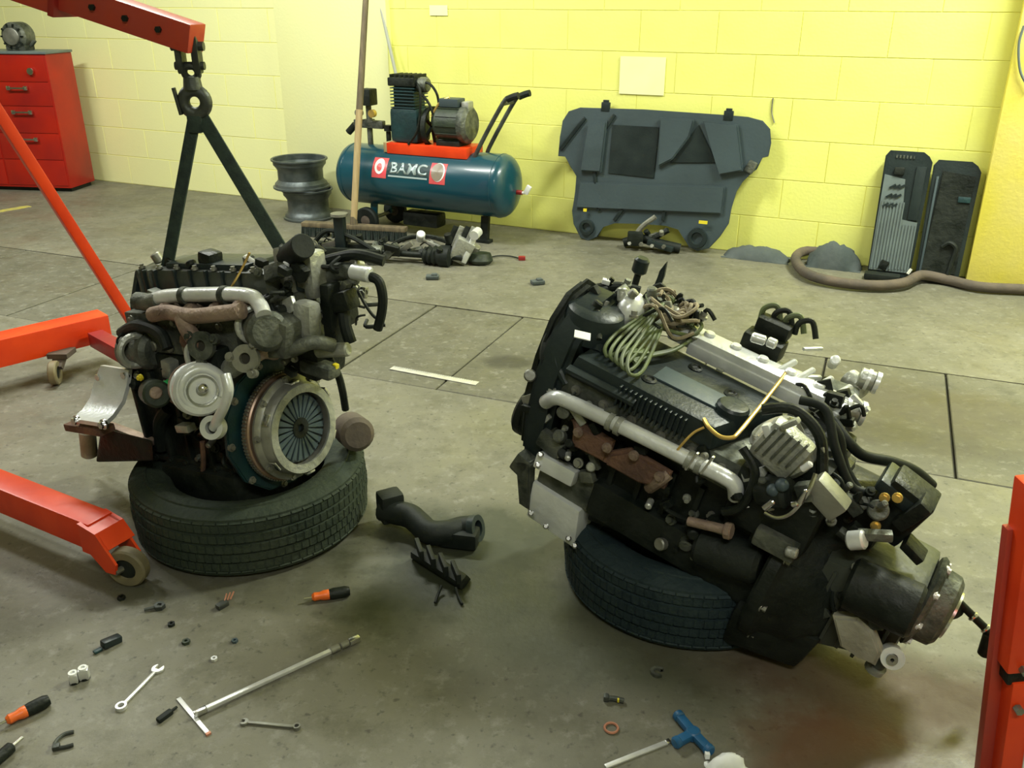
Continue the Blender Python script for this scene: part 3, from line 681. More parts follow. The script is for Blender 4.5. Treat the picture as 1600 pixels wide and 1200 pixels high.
mb = MB(); mb.tube([(.0, -.03, .19), (.03, -.04, .215), (.065, -.04, .19), (.06, -.035, .13), (.05, -.035, .05)], .012, 8); fin(mb, 'hose_clip', 'rubber')
mb = MB(); mb.box((-.085, -.02, .30), (.012, .012, .5), bevel=.003); fin(mb, 'edge_rib', 'grey_plastic')

# ---------------------------------------------------------------- hoses, rag and mat along the wall foot
mb = MB(); n_ = Vector((1.4418, 5.0512, 0.0000))
bm = mb.bm
ng = 14; rr = random.Random(11); G = [[None] * 7 for _ in range(ng)]
c0, s0 = math.cos(WA), math.sin(WA)
def lump(mb, cx, cy, rz, lx, ly, hz, seed, nx=16, ny=8):
    rr = random.Random(seed); bm = mb.bm; g = []
    for i in range(nx + 1):
        row = []
        for j in range(ny + 1):
            a = i / nx * 2 - 1; b = j / ny * 2 - 1
            e = max(0.0, 1 - max(abs(a), abs(b)) ** 3)
            x = a * lx * (1 + rr.uniform(-.06, .06)); y = b * ly * (1 + rr.uniform(-.06, .06)); z = hz * (1 - min(1.0, a * a + b * b)) ** .6 * (.8 + .2 * rr.random())
            row.append(bm.verts.new((cx + x * math.cos(rz) - y * math.sin(rz), cy + x * math.sin(rz) + y * math.cos(rz), max(z, 0.0) + .002)))
        g.append(row)
    for i in range(nx):
        for j in range(ny): bm.faces.new((g[i][j], g[i + 1][j], g[i + 1][j + 1], g[i][j + 1]))
    be = [e_ for e_ in bm.edges if len(e_.link_faces) == 1]
    r_ = bmesh.ops.extrude_edge_only(bm, edges=be)
    for v in [q for q in r_['geom'] if isinstance(q, bmesh.types.BMVert)]: v.co.z = 0.0
lump(mb, n_.x, n_.y + .03, WA, .19, .08, .075, 5); o = mb.build('grey_cloth', 'cloth_grey', angle=80)
tag(o, 'crumpled grey cloth on floor against the wall right of the undertray', 'cloth')
mb = MB(); n_ = Vector((1.8276, 4.9156, 0.0000)); lump(mb, n_.x, n_.y - .02, WA, .15, .075, .15, 8); o = mb.build('rag_heap', 'cloth_grey', angle=80)
tag(o, 'slumped grey brown rag heap inside the loop of the hose', 'cloth')
mb = MB(); mb.tube([(1.9281, 4.9112, 0.0500), (1.8142, 5.0131, 0.0600), (1.6929, 5.0363, 0.0500), (1.6017, 4.8754, 0.0450), (1.5910, 4.6132, 0.0400), (1.7111, 4.4771, 0.0350), (1.8910, 4.4206, 0.0350), (2.0411, 4.4493, 0.0400), (2.1857, 4.5723, 0.0450), (2.3106, 4.5398, 0.0300), (2.4199, 4.4144, 0.0300), (2.6287, 4.3704, 0.0300), (2.8663, 4.3270, 0.0300)], .027, 12)
hs = mb.build('exhaust_hose', 'hose_brown'); tag(hs, 'thick dusty brown hose looped along the floor below the black panels', 'hose')
for k, p in enumerate(((1.5958, 4.8574, 0.0500), (1.7111, 4.4771, 0.0350), (2.0411, 4.4493, 0.0400), (2.3095, 4.5417, 0.0400))):
    pass
mb = MB(); mb.box((2.0011, 4.6324, 0.0200), (.18, .07, .035), Matrix.Rotation(WA, 3, 'Z'), bevel=.01); o = mb.build('rubber_pad', 'rubber'); tag(o, 'flat dark rubber block on floor in front of the ribbed panel', 'rubber block')
mb = MB(); mb.box((2.0633, 4.4563, 0.1000), (.012, .008, .03), Matrix.Rotation(.5, 3, 'Y')); mb.cyl((2.2220, 4.7991, 0.0000), (2.0792, 4.4906, 0.0900), .008); o = mb.build('hose_fitting', 'white'); tag(o, 'tiny bright metal fitting standing beside the bend of the brown hose', 'fitting')

# ---------------------------------------------------------------- scrap pile between crane engine and compressor
t = thing('suspension_arm', 'bright cast aluminium bracket with fins, right end of the scrap pile', 'car part', (-0.2872, 4.9556, 0.0000), -.2)
mb = MB(); mb.box((0, 0, .09), (.11, .12, .14), Matrix.Rotation(.5, 3, 'Y') @ Matrix.Rotation(.3, 3, 'Z'), bevel=.015); mb.build('casting', 'alu', t)
for k in range(4):
    mb = MB(); mb.bar((-.07 + k * .035, -.02, .10), (-.02 + k * .035, .0, .215), .012, .05, .003); mb.build('fin', 'alu' if k % 2 else 'black', t)
mb = MB(); mb.bar((.02, -.05, .02), (.09, -.02, .19), .02, .03, .005); mb.cyl((.085, -.05, .18), (.095, .01, .19), .028, n=14); mb.build('arm', 'alu_bright', t)
mb = MB(); mb.lathe((.10, .03, .0), (0, .1, 1), [(0, 0), (.06, 0), (.075, .02), (.06, .06), (0, .07)], 16); mb.build('rubber_boot', 'pumpgreen', t)
t = thing('drive_shaft', 'dark drive shaft with rubber boots lying across the scrap pile', 'car part', (-0.4970, 4.9556, 0.0000), -.25)
mb = MB(); mb.cyl((-.28, 0, .05), (.22, 0, .05), .018); mb.build('shaft', 'black', t)
mb = MB(); mb.lathe((-.02, 0, .05), (1, 0, 0), [(.018, 0), (.05, .02), (.04, .035), (.055, .05), (.045, .065), (.06, .08), (.05, .095), (.065, .12), (.065, .17), (.02, .18)], 20); mb.build('rubber_boot', 'rubber', t)
mb = MB(); mb.cyl((-.33, 0, .05), (-.26, 0, .05), .04, n=18, ch=.006); mb.build('joint', 'alu_dark', t)
t = thing('steering_column', 'bent metal linkage leaning over the scrap pile behind the left engine', 'car part', (-0.5992, 5.0512, 0.0000), -.15)
mb = MB(); mb.tube([(-.16, .02, .02), (-.06, .05, .10), (.10, .04, .13), (.24, .03, .10)], .014, 8); mb.build('rod', 'black', t)
mb = MB(); mb.cyl((.06, .04, .11), (.075, .0, .155), .026, n=12, ch=.005); mb.build('ball_joint', 'alu_bright', t)
mb = MB(); mb.bar((.08, .03, .11), (.22, .02, .06), .035, .02, .005); mb.build('arm', 'alu', t)
mb = MB(); mb.tube([(-.1, 0, .03), (-.02, -.03, .08), (.04, -.02, .03)], .012, 8); mb.build('hose', 'rubber', t)
t = thing('hydraulic_jack', 'low dark floor jack frame behind the left engine, below the broom head', 'jack', (-0.9668, 5.1214, 0.0000), -.2)
mb = MB(); mb.bar((-.26, 0, .05), (.24, 0, .05), .05, .06, .008); mb.bar((-.26, -.12, .05), (.24, -.12, .05), .03, .06, .008); mb.build('frame', 'black', t)
mb = MB(); mb.box((-.02, -.05, .14), (.06, .06, .22), bevel=.01); mb.build('ram', 'plastic', t)
mb = MB(); mb.tube([(-.2, -.05, .07), (-.1, -.05, .16), (.05, -.06, .13), (.2, -.1, .07)], .014, 8); mb.build('hose', 'rubber', t)
mb = MB(); mb.cyl((-.02, -.05, .25), (-.02, -.05, .265), .05, n=16); mb.build('saddle', 'dullsteel', t)
for k in (-.22, .2):
    mb = MB(); mb.cyl((k, -.17, .035), (k, .05, .035), .035, n=18); mb.build('wheel', 'hookmetal', t)
t = thing('cut_cable', 'thin black cable with red plug end on floor right of scrap pile', 'cable', (-0.0374, 5.0512, 0.0000), 0)
mb = MB(); mb.tube([(-.14, -.05, .006), (-.06, .03, .01), (.02, .04, .008), (.08, -.01, .008)], .004, 6); mb.build('wire', 'black', t)
mb = MB(); mb.box((.095, -.02, .012), (.04, .03, .022), bevel=.004); mb.build('plug', 'darkred', t)
for k, (p, lb) in enumerate((((-0.4316, 4.6512, 0.0000), 'small flat grey offcut in front of scrap pile'), ((0.1367, 4.5570, 0.0000), 'small dark lump on floor below the compressor shadow'))):
    t = thing('metal_offcut', lb, 'scrap', p, .3 * k)
    mb = MB(); mb.box((0, 0, .012), (.07, .05, .02), bevel=.005); mb.box((.01, 0, .025), (.03, .03, .012), bevel=.003); mb.build('plate', 'cloth_grey', t)
# ---------------------------------------------------------------- red engine crane
MO = Vector((-2.46, 2.735, 0))
crane = thing('engine_crane', 'orange red engine crane reaching in from the left over the engine on the tyre', 'crane', MO)
def C_(): return MB(MO)
def wheel_caster(name, o, axis, r, w, parent, tread='wheel_tan'):
    a = Vector(axis).normalized()
    mb = C_(); mb.lathe(Vector(o) - a * w / 2, a, [(r * .55, 0), (r * .92, 0), (r, w * .15), (r, w * .85), (r * .92, w), (r * .55, w)], 28, closed=True); wl = mb.build(name, tread, parent)
    mb = C_(); mb.lathe(Vector(o) - a * w / 2, a, [(0, w * .05), (r * .2, 0), (r * .58, w * .2), (r * .58, w * .8), (0, w * .95)], 20); mb.build('hub', 'black', wl)
    return wl
# near leg
e0 = Vector((-1.065, 1.965, .125)); dleg = Vector((.45, -.25, 0)).normalized()
mb = C_(); mb.bar(MO + Vector((.05, -.03, .135)), e0, .075, .085, .006); leg = mb.build('leg', 'red', crane)
le = e0
mb = C_()
nx = Vector((-dleg.y, dleg.x, 0))
for sgn in (-1, 1):
    o_ = le + nx * (sgn * .036 - .004)
    mb.prism(o_, dleg, (0, 0, 1), [(-.03, .042), (.035, .030), (.095, -.045), (.085, -.075), (.05, -.08), (0, -.042), (-.03, -.042)], .007 * 1)
mb.prism(le + nx * .04, dleg, (0, 0, 1), [(-.03, .042), (.035, .030), (.07, -.01), (.063, -.016), (.03, .020), (-.03, .033)], .08)
mb.build('wheel_bracket', 'red', leg)
wheel_caster('caster_wheel', (-.992, 1.915, .054), dleg.cross(Vector((0, 0, 1))) * 1.0 + Vector((.35, 0, 0)), .054, .034, leg)
mb = C_(); mb.cyl(Vector((-.992, 1.925, .054)) - nx * .045, Vector((-.992, 1.925, .054)) + nx * .045, .009, n=8); mb.build('axle_bolt', 'dullsteel', leg)
# far leg
f0 = Vector((-1.70, 3.50, .15)); dfl = Vector((1, 1, 0)).normalized()
mb = C_(); mb.bar(MO + Vector((.03, .03, .15)), f0, .11, .11, .006); leg2 = mb.build('leg', 'red', crane)
wheel_caster('caster_wheel', (-1.80, 3.22, .048), (1, .2, 0), .048, .03, leg2)
mb = C_()
mb.bar((-1.80, 3.24, .06), (-1.80, 3.30, .10), .045, .02); mb.box((-1.80, 3.30, .1), (.08, .08, .02)); mb.build('caster_fork', 'hose_brown', leg2)
x0_ = Vector((-1.6963, 3.3920, 0.1300)); x1_ = Vector((-1.2572, 2.9794, 0.1300))
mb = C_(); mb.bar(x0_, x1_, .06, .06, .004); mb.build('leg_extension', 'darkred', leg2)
mb = C_(); mb.cyl(x1_ - Vector((0, 0, .13)), x1_, .03); mb.build('foot', 'black', leg2)
# strut
mb = C_(); mb.bar(x1_, Vector((-1.6221, 2.5600, 1.5578)), .034, .034, .004, up=(1, 1, 0)); mb.build('strut', 'red', crane)
# mast and base
mb = C_(); mb.box(MO + Vector((0, 0, .92)), (.10, .10, 1.84), bevel=.006); mb.build('mast', 'red', crane)
mb = C_(); mb.bar(MO + Vector((-.25, -.35, .12)), MO + Vector((-.2, .4, .12)), .1, .1, .006); mb.build('base', 'red', crane)
for p in ((-.25, -.35), (-.2, .4)): wheel_caster('caster_wheel', MO + Vector((p[0], p[1], .054)), (0, 1, 0), .054, .03, crane)
# boom
b0 = MO + Vector((0, 0, 1.80)); b1 = Vector((-.762, 2.30, 1.310)); bd = (b1 - b0).normalized()
bm_ = b1 - bd * .36
mb = C_(); mb.bar(bm_ - bd * .05, b1, .068, .068, .004); boom = mb.build('boom_extension', 'boomred', crane)
mb = C_(); mb.bar(b0, bm_, .092, .092, .005); mb.build('boom', 'boomred', crane)
mb = C_(); mb.bar(bm_ - bd * .012, bm_ + bd * .006, .102, .102, .003); mb.build('boom_collar', 'darkred', crane)
for k in (.08, .17, .26):
    mb = C_(); q = b1 - bd * k; side = bd.cross(Vector((0, 0, 1))).normalized(); mb.cyl(q - side * .042, q + side * .042, .008, n=6); mb.build('bolt', 'black', boom)
mb = C_(); q0 = MO + Vector((.05, 0, .95)); q1 = b0 + bd * .7 + Vector((0, 0, -.05)); mb.cyl(q0, q0 + (q1 - q0) * .6, .04); mb.build('jack_cylinder', 'black', crane)
mb = C_(); mb.cyl(q0 + (q1 - q0) * .55, q1, .022); mb.build('jack_rod', 'steel', crane)
# clevis at the tip
side = bd.cross(Vector((0, 0, 1))).normalized(); ct = b1 - bd * .030
cl = None
for sg in (-1, 1):
    mb = C_(); mb.prism(ct + Vector((sg * .020 - .008, -.02, 0)), (0, 1, 0), (0, 0, 1), [(-.0, .0), (.040, .0), (.040, -.060), (.032, -.088), (.008, -.088), (.0, -.060)], .016, bevel=.002); mb.build('clevis_plate', 'hookmetal', crane)
mb = C_(); mb.cyl(ct + Vector((-.04, 0, -.025)), ct + Vector((.04, 0, -.025)), .011, n=10); mb.cyl(ct + Vector((-.036, 0, -.070)), ct + Vector((.036, 0, -.070)), .010, n=10); mb.build('clevis_pin', 'hookmetal', crane)
hk = ct + Vector((0, 0, -.155))
mb = C_(); mb.torus(ct + Vector((0, 0, -.085)), (0, 1, .3), .017, .009, 18, 8); mb.cyl(ct + Vector((0, 0, -.095)), ct + Vector((0, 0, -.125)), .020, .024, n=12); mb.build('swivel', 'hookmetal', crane)
mb = C_()
pts = [hk + Vector((.029 * math.sin(a), 0, .029 * math.cos(a))) for a in [PI * 2 * k / 14 for k in range(0, 13)]]
mb.torus(hk, (0, 1, 0), .028, .0155, 26, 12); mb.build('hook', 'hookmetal', crane)
mb = C_(); mb.bar(hk + Vector((-.045, -.01, .035)), hk + Vector((-.035, -.01, -.03)), .012, .008, .002); mb.build('hook_latch', 'hookmetal', crane)

# sling
sl_ = thing('lifting_sling', 'dark webbing sling hanging from the crane hook down to the left engine', 'sling', hk)
E1X = Matrix([[0.85957, 0.5, -0.10554], [-0.49627, 0.86603, 0.06093], [0.12187, 0.0, 0.99255]]); E1O = Vector([-0.8086, 2.2504, 0.1088])
def e1w(x, y, z): return E1O + E1X @ Vector((x, y, z))
ha = hk + Vector((-.004, 0, -.03))
s1 = e1w(*(-0.0874, -0.0200, 0.5636)); s2 = e1w(*(0.3549, 0.0200, 0.6829))
for q0_, q1_, w0 in ((ha, s1, .032), (ha + Vector((.012, .004, 0)), s2, .034)):
    mb = MB(hk); mb.bar(q0_, q1_, w0, .010, .003, up=(0, -1, .3)); st_ = mb.build('strap', 'strap', sl_)
mb = MB(hk); mb.box(ha + Vector((0.0, 0, -.02)), (.04, .03, .05), bevel=.01); mb.build('strap_loop', 'strap', sl_)
mb = MB(hk); mb.torus(s1, (1, 0, 0), .014, .005, 16, 6); mb.build('shackle', 'hookmetal', sl_)
mb = MB(hk); mb.torus(s2, (1, 0, 0), .014, .005, 16, 6); mb.build('shackle', 'hookmetal', sl_)

# ---------------------------------------------------------------- tyres
def tyre(name, label, loc, R, w, m, rz, squash=1.0):
    t = thing(name, label, 'tyre', loc, rz)
    ri = R * .64
    prof = []
    # outside tread with four grooves
    tw0, tw1 = w * .13, w * .87
    prof += [(ri, w * .18), (ri + .006, w * .10), (ri + .02, w * .05), (R * .80, 0.0), (R * .92, .004), (R * .975, w * .07)]
    ng_ = 4; zz = tw0
    seg = (tw1 - tw0) / (ng_ + 1)
    for k in range(ng_ + 1):
        a = tw0 + seg * k; b = a + seg
        cr = R - .004 * abs((k - ng_ / 2)) ** 1.4 * .6
        prof += [(cr, a + .003), (cr, b - .003)]
        if k < ng_: prof += [(cr - .007, b - .002), (cr - .007, b + .002)]
    prof += [(R * .975, w * .93), (R * .92, w - .004), (R * .80, w), (ri + .02, w * .95), (ri + .006, w * .90), (ri, w * .82),
             (ri + .004, w * .80), (R * .80, w * .93), (R * .92, w * .86), (R * .945, w * .5), (R * .92, w * .14), (R * .80, w * .07), (ri + .004, w * .20)]
    mb = MB(); mb.lathe((0, 0, 0), (0, 0, 1), prof, 72, closed=True); carc = mb.build('carcass', m, t, angle=28)
    mb = MB()
    for z_ in (w * .045, w * .955):
        pass
    for s_ in (0, 1):
        mb = MB(); zc = w if s_ else 0
        mb.lathe((0, 0, zc), (0, 0, 1 if s_ else -1), [(R * .84, -.001), (R * .845, .0025), (R * .865, .0025), (R * .87, -.002)], 72, closed=True); mb.build('sidewall_ring', m, t)
    # shoulder blocks and sipes
    mb = MB()
    nb = 64
    for s_ in (0, 1):
        for k in range(nb):
            a = 2 * PI * (k + .5 * s_) / nb
            zc = w * .915 if s_ else w * .085
            c_ = Vector((math.cos(a) * R *   .953, math.sin(a) * R * .953, zc))
            Rm = Matrix.Rotation(a, 3, 'Z') @ Matrix.Rotation(-.95 if s_ else .95, 3, 'Y')
            mb.box(c_, (.004, 2 * PI * R / nb * .86, .030), Rm, 0)
    tag(mb.build('shoulder_blocks', m, t), kind='stuff')
    mb = MB()
    for row in range(5):
        zc = tw0 + seg * (row + .5)
        for k in range(90):
            a = 2 * PI * (k + .37 * row) / 90
            c_ = Vector((math.cos(a) * (R + .0005 - .004 * abs(row - 2) ** 1.4 * .6), math.sin(a) * (R + .0005 - .004 * abs(row - 2) ** 1.4 * .6), zc))
            mb.box(c_, (.003, 2 * PI * R / 90 * .80, seg - .006), Matrix.Rotation(a, 3, 'Z') @ Matrix.Rotation(.0, 3, 'X'), 0)
    tag(mb.build('tread_blocks', m, t), kind='stuff')
    return t
T1 = Vector((-.755, 2.25, 0)); T2 = Vector((.46, 1.955, 0))
t1 = tyre('tyre', 'worn car tyre lying flat under the left engine with the round clutch', T1, .328, .195, 'tyre', .2)
t2 = tyre('tyre', 'dark car tyre lying flat, crushed under the right engine with the plastic cover', T2, .322, .185, 'tyre_blue', .5)

# ---------------------------------------------------------------- engine helpers
class Eng:
    def __init__(s, root): s.r = root
    def put(s, mb, name, m, parent=None, label=None):
        o = mb.build(name, m, parent or s.r)
        if label: o['label'] = label
        return o
    def span(s, name, m, lo, hi, bevel=.006, **k): return s.put(MB().span(lo, hi, bevel), name, m, **k)
    def box(s, name, m, c, size, rot=None, bevel=.005, taper=1.0, **k): return s.put(MB().box(c, size, rot, bevel, taper), name, m, **k)
    def cyl(s, name, m, a, b, r, r1=None, n=20, ch=.003, **k): return s.put(MB().cyl(a, b, r, r1, n, ch), name, m, **k)
    def tube(s, name, m, pts, r, n=10, sm=6, **k): return s.put(MB().tube(pts, r, n, sm), name, m, **k)
    def bolt(s, p, d, r=.007, m='dullsteel', l=.008, parent=None):
        p = Vector(p); d = Vector(d).normalized()
        mb = MB(); mb.cyl(p - d * .004, p + d * .002, r * 1.5, n=12); mb.cyl(p + d * .001, p + d * l, r, n=6)
        return s.put(mb, 'bolt', m, parent)
    def flange(s, name, m, c, d, r, hole, w, lugs=2, a0=0.0, parent=None, label=None):
        c = Vector(c); sx, t, a = basis(d)
        mb = MB(); mb.ring(c, a, hole, r, w, 24)
        for k in range(lugs):
            g = a0 + 2 * PI * k / lugs; q = c + (sx * math.cos(g) + t * math.sin(g)) * (r * 1.15)
            mb.cyl(q, q + a * w, r * .36, n=12); mb.cyl(q + a * w, q + a * (w + .006), r * .2, n=6)
        o = s.put(mb, name, m, parent, label)
        s.cyl('bore', 'joint', c + a * (w * .15), c + a * (w * .3), hole * 1.02, n=20, ch=0, parent=o)
        return o
RX = lambda a: Matrix.Rotation(a, 3, 'X')
RY = lambda a: Matrix.Rotation(a, 3, 'Y')
RZ = lambda a: Matrix.Rotation(a, 3, 'Z')
# ---------------------------------------------------------------- left engine
eng1 = thing('car_engine', 'car engine with exposed round clutch and turbo sitting on a tyre, hung from crane', 'engine', [-0.8086, 2.2504, 0.1088], mat3=[[0.85957, 0.5, -0.10554], [-0.49627, 0.86603, 0.06093], [0.12187, 0.0, 0.99255]])
E = Eng(eng1)
E.span('engine_block', 'black', (-.17, -.11, .10), (.235, .12, .43), .012)
E.box('oil_pan', 'black', (.04, -.02, .03), (.30, .26, .17), RX(PI), .02, taper=.9)
for k in range(5):
    E.box('block_rib', 'black', (-.17 + k * .085, -.115, .25), (.016, .02, .26), bevel=.005)
E.span('block_flange', 'black', (-.17, -.125, .112), (.22, .13, .128), .004)
for k in range(6): E.bolt((-.14 + k * .062, -.128, .120), (0, -1, 0), .006, 'black')
E.span('cylinder_head', 'alu_dark', (-.15, -.105, .43), (.27, .13, .54), .008)
for k in range(5): E.bolt((-.12 + k * .085, -.107, .52), (0, -1, 0), .008)
for k in range(6): E.cyl('core_plug', 'dullsteel', (-.12 + k * .065, -.104, .45), (-.12 + k * .065, -.112, .45), .014)
cv = E.put(MB().span((-.145, -.045, .54), (.345, .135, .645), .022), 'cam_cover', 'cover_grey')
for k in range(4): E.box('cover_rib', 'alu_dark' if k % 2 == 0 else 'plastic', (-.125 + k * .022, -.045, .592), (.009, .014, .100), bevel=.004)
for k in range(5): E.box('cover_rib', 'plastic', (.02 + k * .06, -.046, .60), (.008, .012, .09), bevel=.003)
E.box('cover_top_step', 'plastic', (.12, .03, .648), (.30, .12, .02), bevel=.006)
E.box('oil_filler', 'black', (.115, .0, .668), (.045, .05, .035), RY(.25), bevel=.01)
for k in range(7): E.bolt((-.12 + k * .07, -.035, .647), (0, 0, 1), .006)
# timing side
E.put(MB().prism((-.150, 0, 0), (0, 1, 0), (0, 0, 1), [(-.09, .12), (.11, .12), (.13, .40), (.12, .60), (.05, .64), (-.02, .63), (-.06, .55), (-.10, .35)], -.035, .010), 'timing_cover', 'plastic')
E.put(MB().lathe((-.19, .0, .16), (-1, 0, 0), [(0, 0), (.06, 0), (.065, .008), (.055, .014), (.065, .022), (.055, .028), (.065, .034), (.03, .036), (0, .036)], 28), 'crank_pulley', 'black')
# silver coolant pipe along the head
E.tube('coolant_pipe', 'alu_bright', [(-0.0230, -0.1000, 0.5741), (0.0426, -0.1000, 0.5887), (0.2084, -0.1000, 0.5998), (0.3380, -0.1000, 0.6014), (0.3744, -0.1050, 0.5837), (0.3984, -0.1200, 0.5623)], .0185, 14)
for (u1) in ((0.1123, -0.1000, 0.5930), (0.2584, -0.1000, 0.6000)):
    E.put(MB().ring(Vector(u1) - Vector((.008, 0, 0)), (1, 0, 0), .0175, .023, .016, 20), 'pipe_clamp', 'alu_dark')
E.tube('pipe_elbow', 'alu_dark', [(-0.0833, -0.1000, 0.5717), (-0.0399, -0.1000, 0.5700), (0.0078, -0.1000, 0.5754)], .024, 12)
E.box('bracket', 'alu_dark', (-0.0255, -0.0850, 0.5698), (.04, .03, .06), RY(.3))
E.tube('dipstick', 'brass', [(0.2524, -0.0700, 0.6127), (0.2905, -0.0600, 0.6562), (0.3174, -0.0500, 0.6938)], .003, 6)
# exhaust manifold
mf = E.tube('exhaust_manifold', 'palerust', [(0.0112, -0.1350, 0.5479), (0.0741, -0.1350, 0.5577), (0.1694, -0.1400, 0.5538), (0.2756, -0.1400, 0.5655), (0.3448, -0.1350, 0.5736)], .020, 12)
for q in ((0.0398, -0.1300, 0.5478), (0.1319, -0.1300, 0.5473), (0.2271, -0.1300, 0.5537), (0.3156, -0.1300, 0.5660)):
    E.tube('manifold_runner', 'palerust', [Vector(q), Vector(q) + Vector((0, .02, .012)), Vector(q) + Vector((0, .045, .0))], .018, 10)
    E.bolt(Vector(q) + Vector((.022, -.018, .012)), (0, -1, .3), .007, 'palerust')
E.tube('manifold_collector', 'palerust', [(0.1329, -0.1400, 0.5503), (0.1529, -0.1500, 0.5261), (0.1754, -0.1550, 0.4991)], .021, 12)
E.flange('exhaust_port', 'alu_dark', Vector((0.2053, -0.1550, 0.4844)), (.25, -.9, .25), .036, .014, .014, 3, .4)
E.tube('exhaust_elbow', 'rust', [(0.1130, -0.1200, 0.4839), (0.1534, -0.1350, 0.4811), (0.1990, -0.1500, 0.4824)], .026, 12)
E.flange('exhaust_port', 'dullsteel', Vector((0.3465, -0.1500, 0.4600)), (.35, -.85, .3), .034, .014, .016, 3, .9)
E.tube('coolant_elbow', 'alu', [(0.2412, -0.1200, 0.4146), (0.2852, -0.1300, 0.4352), (0.3407, -0.1450, 0.4578)], .026, 12)
E.tube('coolant_elbow', 'palerust', [(0.3354, -0.1300, 0.4556), (0.3505, -0.1000, 0.4631), (0.3454, -0.0600, 0.4460)], .021, 12)
# turbocharger
tc = Vector((0.2106, -0.2000, 0.3867)); ta = Vector((.88, -.42, .12)).normalized()
tb = E.put(MB().lathe(tc - ta * .055, ta, [(0, 0), (.036, 0), (.055, .004), (.060, .010), (.052, .014), (.060, .019), (.065, .026), (.056, .030), (.064, .035), (.068, .043), (.060, .047), (.066, .052), (.066, .068), (.060, .075), (.04, .078), (0, .078)], 36), 'turbocharger', 'alu_bright', label='bright ribbed turbo housing')
sx, tt, aa = basis(ta, (0, 0, 1))
vol = MB(); pts = []
cc = tc + ta * .012
for k in range(15):
    g = -1.3 + k * .36; rr_ = .044 + .010 * k / 14
    pts.append(cc + (sx * -math.cos(g) + tt * math.sin(g)) * rr_)
bott = Vector((0.2482, -0.2150, 0.2946))
vol.tube(pts, .010, 12, 4, r_end=.018); E.put(vol, 'volute', 'alu_bright', tb)
E.tube('outlet_pipe', 'alu_bright', [(0.3342, -0.2150, 0.4413), (0.3448, -0.2250, 0.4057), (0.3161, -0.2250, 0.3619), (0.2760, -0.2200, 0.3221), (0.2482, -0.2150, 0.2946)], .0125, 12, parent=tb)
fd = Vector((.35, -.8, .35))
E.put(MB().ring(bott - fd.normalized() * .012, fd, .016, .030, .026, 28), 'outlet_flange', 'alu_bright', tb)
E.cyl('bore', 'joint', bott - fd.normalized() * .008, bott, .0165, parent=tb)
E.put(MB().lathe(tc + ta * .02, ta, [(0, .012), (.012, .010), (.016, 0), (.034, .002), (.034, .010), (.038, .012), (.038, -.004)], 24), 'inlet', 'alu', tb)
E.put(MB().ball(tc + ta * .036 + Vector((0, 0, .006)), .013, ta), 'inlet_nose', 'steel', tb)
E.tube('oil_line', 'alu', [tc + Vector((-.03, .01, .05)), tc + Vector((-.05, .03, .09)), tc + Vector((-.02, .06, .12))], .007, 8, parent=tb)
E.cyl('turbine_housing', 'rust', tc - ta * .12, tc - ta * .05, .052, .058, n=28, ch=.01)
E.cyl('turbine_flange', 'palerust', tc - ta * .055, tc - ta * .048, .064, n=28, ch=.0)
E.box('bracket', 'alu', (0.0791, -0.1700, 0.2554), (.05, .03, .022), RY(-.1))
E.tube('drain_pipe', 'rust', [(0.0916, -0.1400, 0.2036), (0.0775, -0.1400, 0.1454), (0.0374, -0.1300, 0.0730)], .007, 8)
# rear plate, flywheel, clutch
E.put(MB().prism((.225, 0, 0), (0, 1, 0), (0, 0, 1), lathe_outline(12, .185, .1, 0, .22)[0:12], .016, .004), 'rear_plate', 'teal_dark')
for k in range(9):
    a = .35 + 2 * PI * k / 9; E.bolt((.242, .172 * math.cos(a), .22 + .172 * math.sin(a)), (1, 0, 0), .007)
FZ = .212
E.box('block_rear', 'black', (.215, 0, .30), (.04, .30, .34), bevel=.01)
fw1 = E.put(MB().lathe((.252, 0, FZ), (1, 0, 0), [(.0, 0), (.143, 0), (.146, .003), (.146, .022), (.143, .026), (.12, .028), (0, .028)], 72), 'flywheel', 'copper', label='copper tinted flywheel rim')
mb = MB()
for k in range(96):
    a = 2 * PI * k / 96; mb.box((.262, .147 * math.cos(a), FZ + .147 * math.sin(a)), (.012, .0045, .0055), RX(a))
tag(E.put(mb, 'ring_gear', 'dullsteel', fw1), kind='stuff')
cc1 = E.put(MB().lathe((.286, 0, FZ), (1, 0, 0), [(.141, 0), (.141, .006), (.132, .008), (.126, .014), (.124, .032), (.118, .040), (.102, .043), (.098, .040), (.098, .02), (.10, 0)], 72, closed=True), 'clutch_cover', 'dullsteel')
E.put(MB().ring((.330 - .004, 0, FZ), (1, 0, 0), .0965, .119, .006, 64), 'clutch_ring', 'alu', cc1, label='pale ring around the clutch fingers')
for k in range(9):
    a = .2 + 2 * PI * k / 9; E.bolt((.295, .134 * math.cos(a), FZ + .134 * math.sin(a)), (1, 0, 0), .0065, 'dullsteel', parent=cc1)
for k in range(6):
    a = .5 + 2 * PI * k / 6
    E.box('cover_strap', 'steel', (.315, .1275 * math.cos(a), FZ + .1275 * math.sin(a)), (.022, .006, .03), RX(a), .001, parent=cc1)
ds = E.put(MB().lathe((.300, 0, FZ), (1, 0, 0), [(0, 0), (.094, 0), (.094, .006), (0, .004)], 48), 'diaphragm_spring', 'grey_plastic', cc1)
finger = None
for k in range(24):
    a = 2 * PI * k / 24
    if finger is None:
        mb = MB(); mb.prism((.0, 0, 0), (0, 1, 0), (0, 0, 1), [(.024, -.0022), (.088, -.0085), (.088, .0085), (.024, .0022)], .004, .001); finger = E.put(mb, 'spring_finger', 'grey_plastic', cc1); fo = finger
    else: fo = copy_part(finger, cc1)
    fo.location = (.312, 0, FZ); fo.rotation_euler = (a, .0, 0)
    fo.rotation_euler = (a, 0, 0)
